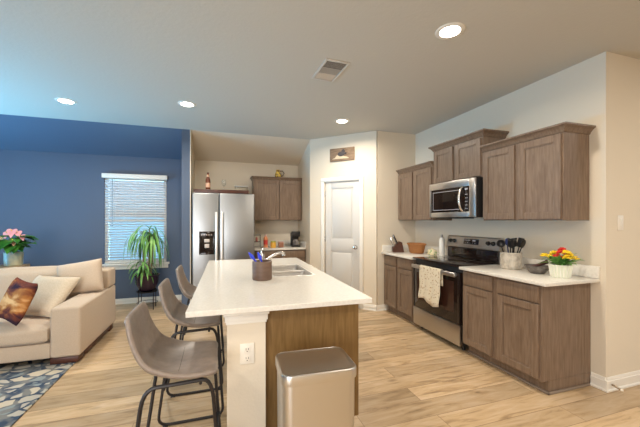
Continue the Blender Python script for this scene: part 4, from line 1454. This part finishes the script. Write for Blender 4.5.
rnd = random.Random(11)
stems = B(F); lv = B(F)
for i in range(30):
    a = 2 * PI * i / 30 * 3.1 + rnd.uniform(-.2, .2); rr = rnd.uniform(.05, .22); z = rnd.uniform(.22, .40)
    p = Vector((rr * math.cos(a), rr * math.sin(a) * .7, z))
    stems.tube([(.02 * math.cos(a), .02 * math.sin(a), .15), p * .5 + Vector((0, 0, .12)), p], .003, 5)
    heart(lv, p, (math.cos(a), math.sin(a), rnd.uniform(-.5, .3)), rnd.uniform(.11, .17), 0)
lv.build('foliage', M_LEAFD, t); 
for i, (x, y, z, m_) in enumerate(((.0, -.03, .47, 0), (.045, 0, .45, 0), (-.04, -.05, .44, 0), (-.10, -.04, .37, 1), (-.13, -.02, .32, 1), (.10, -.03, .40, 0), (.04, -.08, .34, 1))):
    stems.tube([(.01, 0, .15), (x * .6, y * .6, z * .7), (x, y, z)], .003, 5)
    fl = heart(B(F), (x, y, z), (x * 4 + .1, -.55, -.55), .085 if i else .11, 0)
    ob = fl.build('flower', M_PINK if m_ == 0 else mat('peach_petals', (.75, .42, .26), .5), t)
    B(F).tube([(x, y - .012, z - .004), (x + .01, y - .055, z + .02)], .004, 6).build('spadix', M_YELLOW, ob)
stems.build('stem', M_LEAF, t)

# ------------------------------------------------------------------ dracaena on stand
px, py = -1.075, 5.62
t = thing('plant_stand', 'black metal plant stand under the window', 'plant stand', (px, py, 0))
F = frame((px, py, 0))
B(F).lathe([(.15, .27), (.15, .282), (.142, .285), (.142, .275), (.01, .274)], seg=30).build('tray', M_BLACKMETAL, t)
for i in range(4):
    a = PI / 4 + i * PI / 2
    B(F).tube([(.146 * math.cos(a), .146 * math.sin(a), 0), (.146 * math.cos(a), .146 * math.sin(a), .33)], .006, 8).build('leg', M_BLACKMETAL, t)
B(F).tube([(.146 * math.cos(a_ * PI / 12), .146 * math.sin(a_ * PI / 12), .10) for a_ in range(24)], .004, 6, closed=True).build('lower_ring', M_BLACKMETAL, t)
F = frame((px, py, .2865))
t = thing('potted_dracaena', 'tall drooping green plant in a plum pot in front of the window', 'potted plant', (px, py, .2865))
B(F).lathe([(.09, 0), (.12, .02), (.158, .12), (.168, .22), (.178, .235), (.178, .255), (.165, .255), (.155, .22)], seg=36).build('pot', M_PLUMPOT, t)
B(F).lathe([(.158, .215), (.158, .22)], seg=30).build('soil', M_SOIL, t)
rnd = random.Random(5)
canes = (((.02, .0), .93, 0), ((-.05, .03), .86, 1), ((.055, -.03), .80, 2), ((-.03, -.05), .30, 3))
for (xy, h, s) in canes:
    B(F).tube([(xy[0], xy[1], .21), (xy[0] * 1.3, xy[1] * 1.3, .21 + h * .4), (xy[0] * 1.5, xy[1] * 1.5, .215 + h * .82)], [.014, .012, .010], 8).build('cane', M_CANE, t)
lf = B(F)
for (xy, h, s) in canes:
    cx_, cy_ = xy[0] * 1.5, xy[1] * 1.5
    nlv = 21 if s != 3 else 26
    for i in range(nlv):
        a = i * 2.4 + rnd.uniform(-.3, .3)
        zz = .21 + h * (.68 + .16 * i / nlv) if s != 3 else .21 + h * (.3 + .5 * i / nlv)
        up = 1.5 * (i / nlv) + .15
        leaf(lf, (cx_, cy_, zz), (math.cos(a), math.sin(a), up), rnd.uniform(.36, .55) if s != 3 else .30, .030, rnd.uniform(3.0, 4.6) if s != 3 else 2.4, n=9, fold=.12)
lf.build('foliage', M_LEAF, t)

# ------------------------------------------------------------------ window blind
t = thing('window_blind', 'white horizontal slat blind with wand covering the window', 'blind', ((WNX0 + WNX1) / 2, YB, WNZ0))
yb = YB - .035
B().box(WNX0 - .02, YB - .075, WNZ1 - .03, WNX1 + .02, YB - .002, WNZ1 + .045, .004).build('valance', M_TRIM, t)
b = B()
z = WNZ0 + .06
while z < WNZ1 - .035:
    b.box(WNX0 + .008, -.024, -.0012, WNX1 - .008, .024, .0012, .0008, 1, M=Matrix.Translation((0, YB + .0, z)) @ Matrix.Rotation(R(-34), 4, 'X'))
    z += .0425
b.build('slats', M_BLIND, t)
B().box(WNX0 + .008, YB - .022, WNZ0 + .006, WNX1 - .008, YB + .02, WNZ0 + .03, .004).build('bottom_rail', M_TRIM, t)
B().tube([(WNX0 + .12, YB - .03, WNZ1 - .04), (WNX0 + .12, YB - .032, WNZ0 + .62)], .005, 6).build('wand', mat('clear_grey_wand', (.25, .33, .38), .3), t)
b = B()
for x in (WNX0 + .17, (WNX0 + WNX1) / 2, WNX1 - .17):
    b.tube([(x, YB - .026, WNZ0 + .02), (x, YB - .026, WNZ1 - .03)], .0012, 5)
b.build('cord', M_BLIND, t)
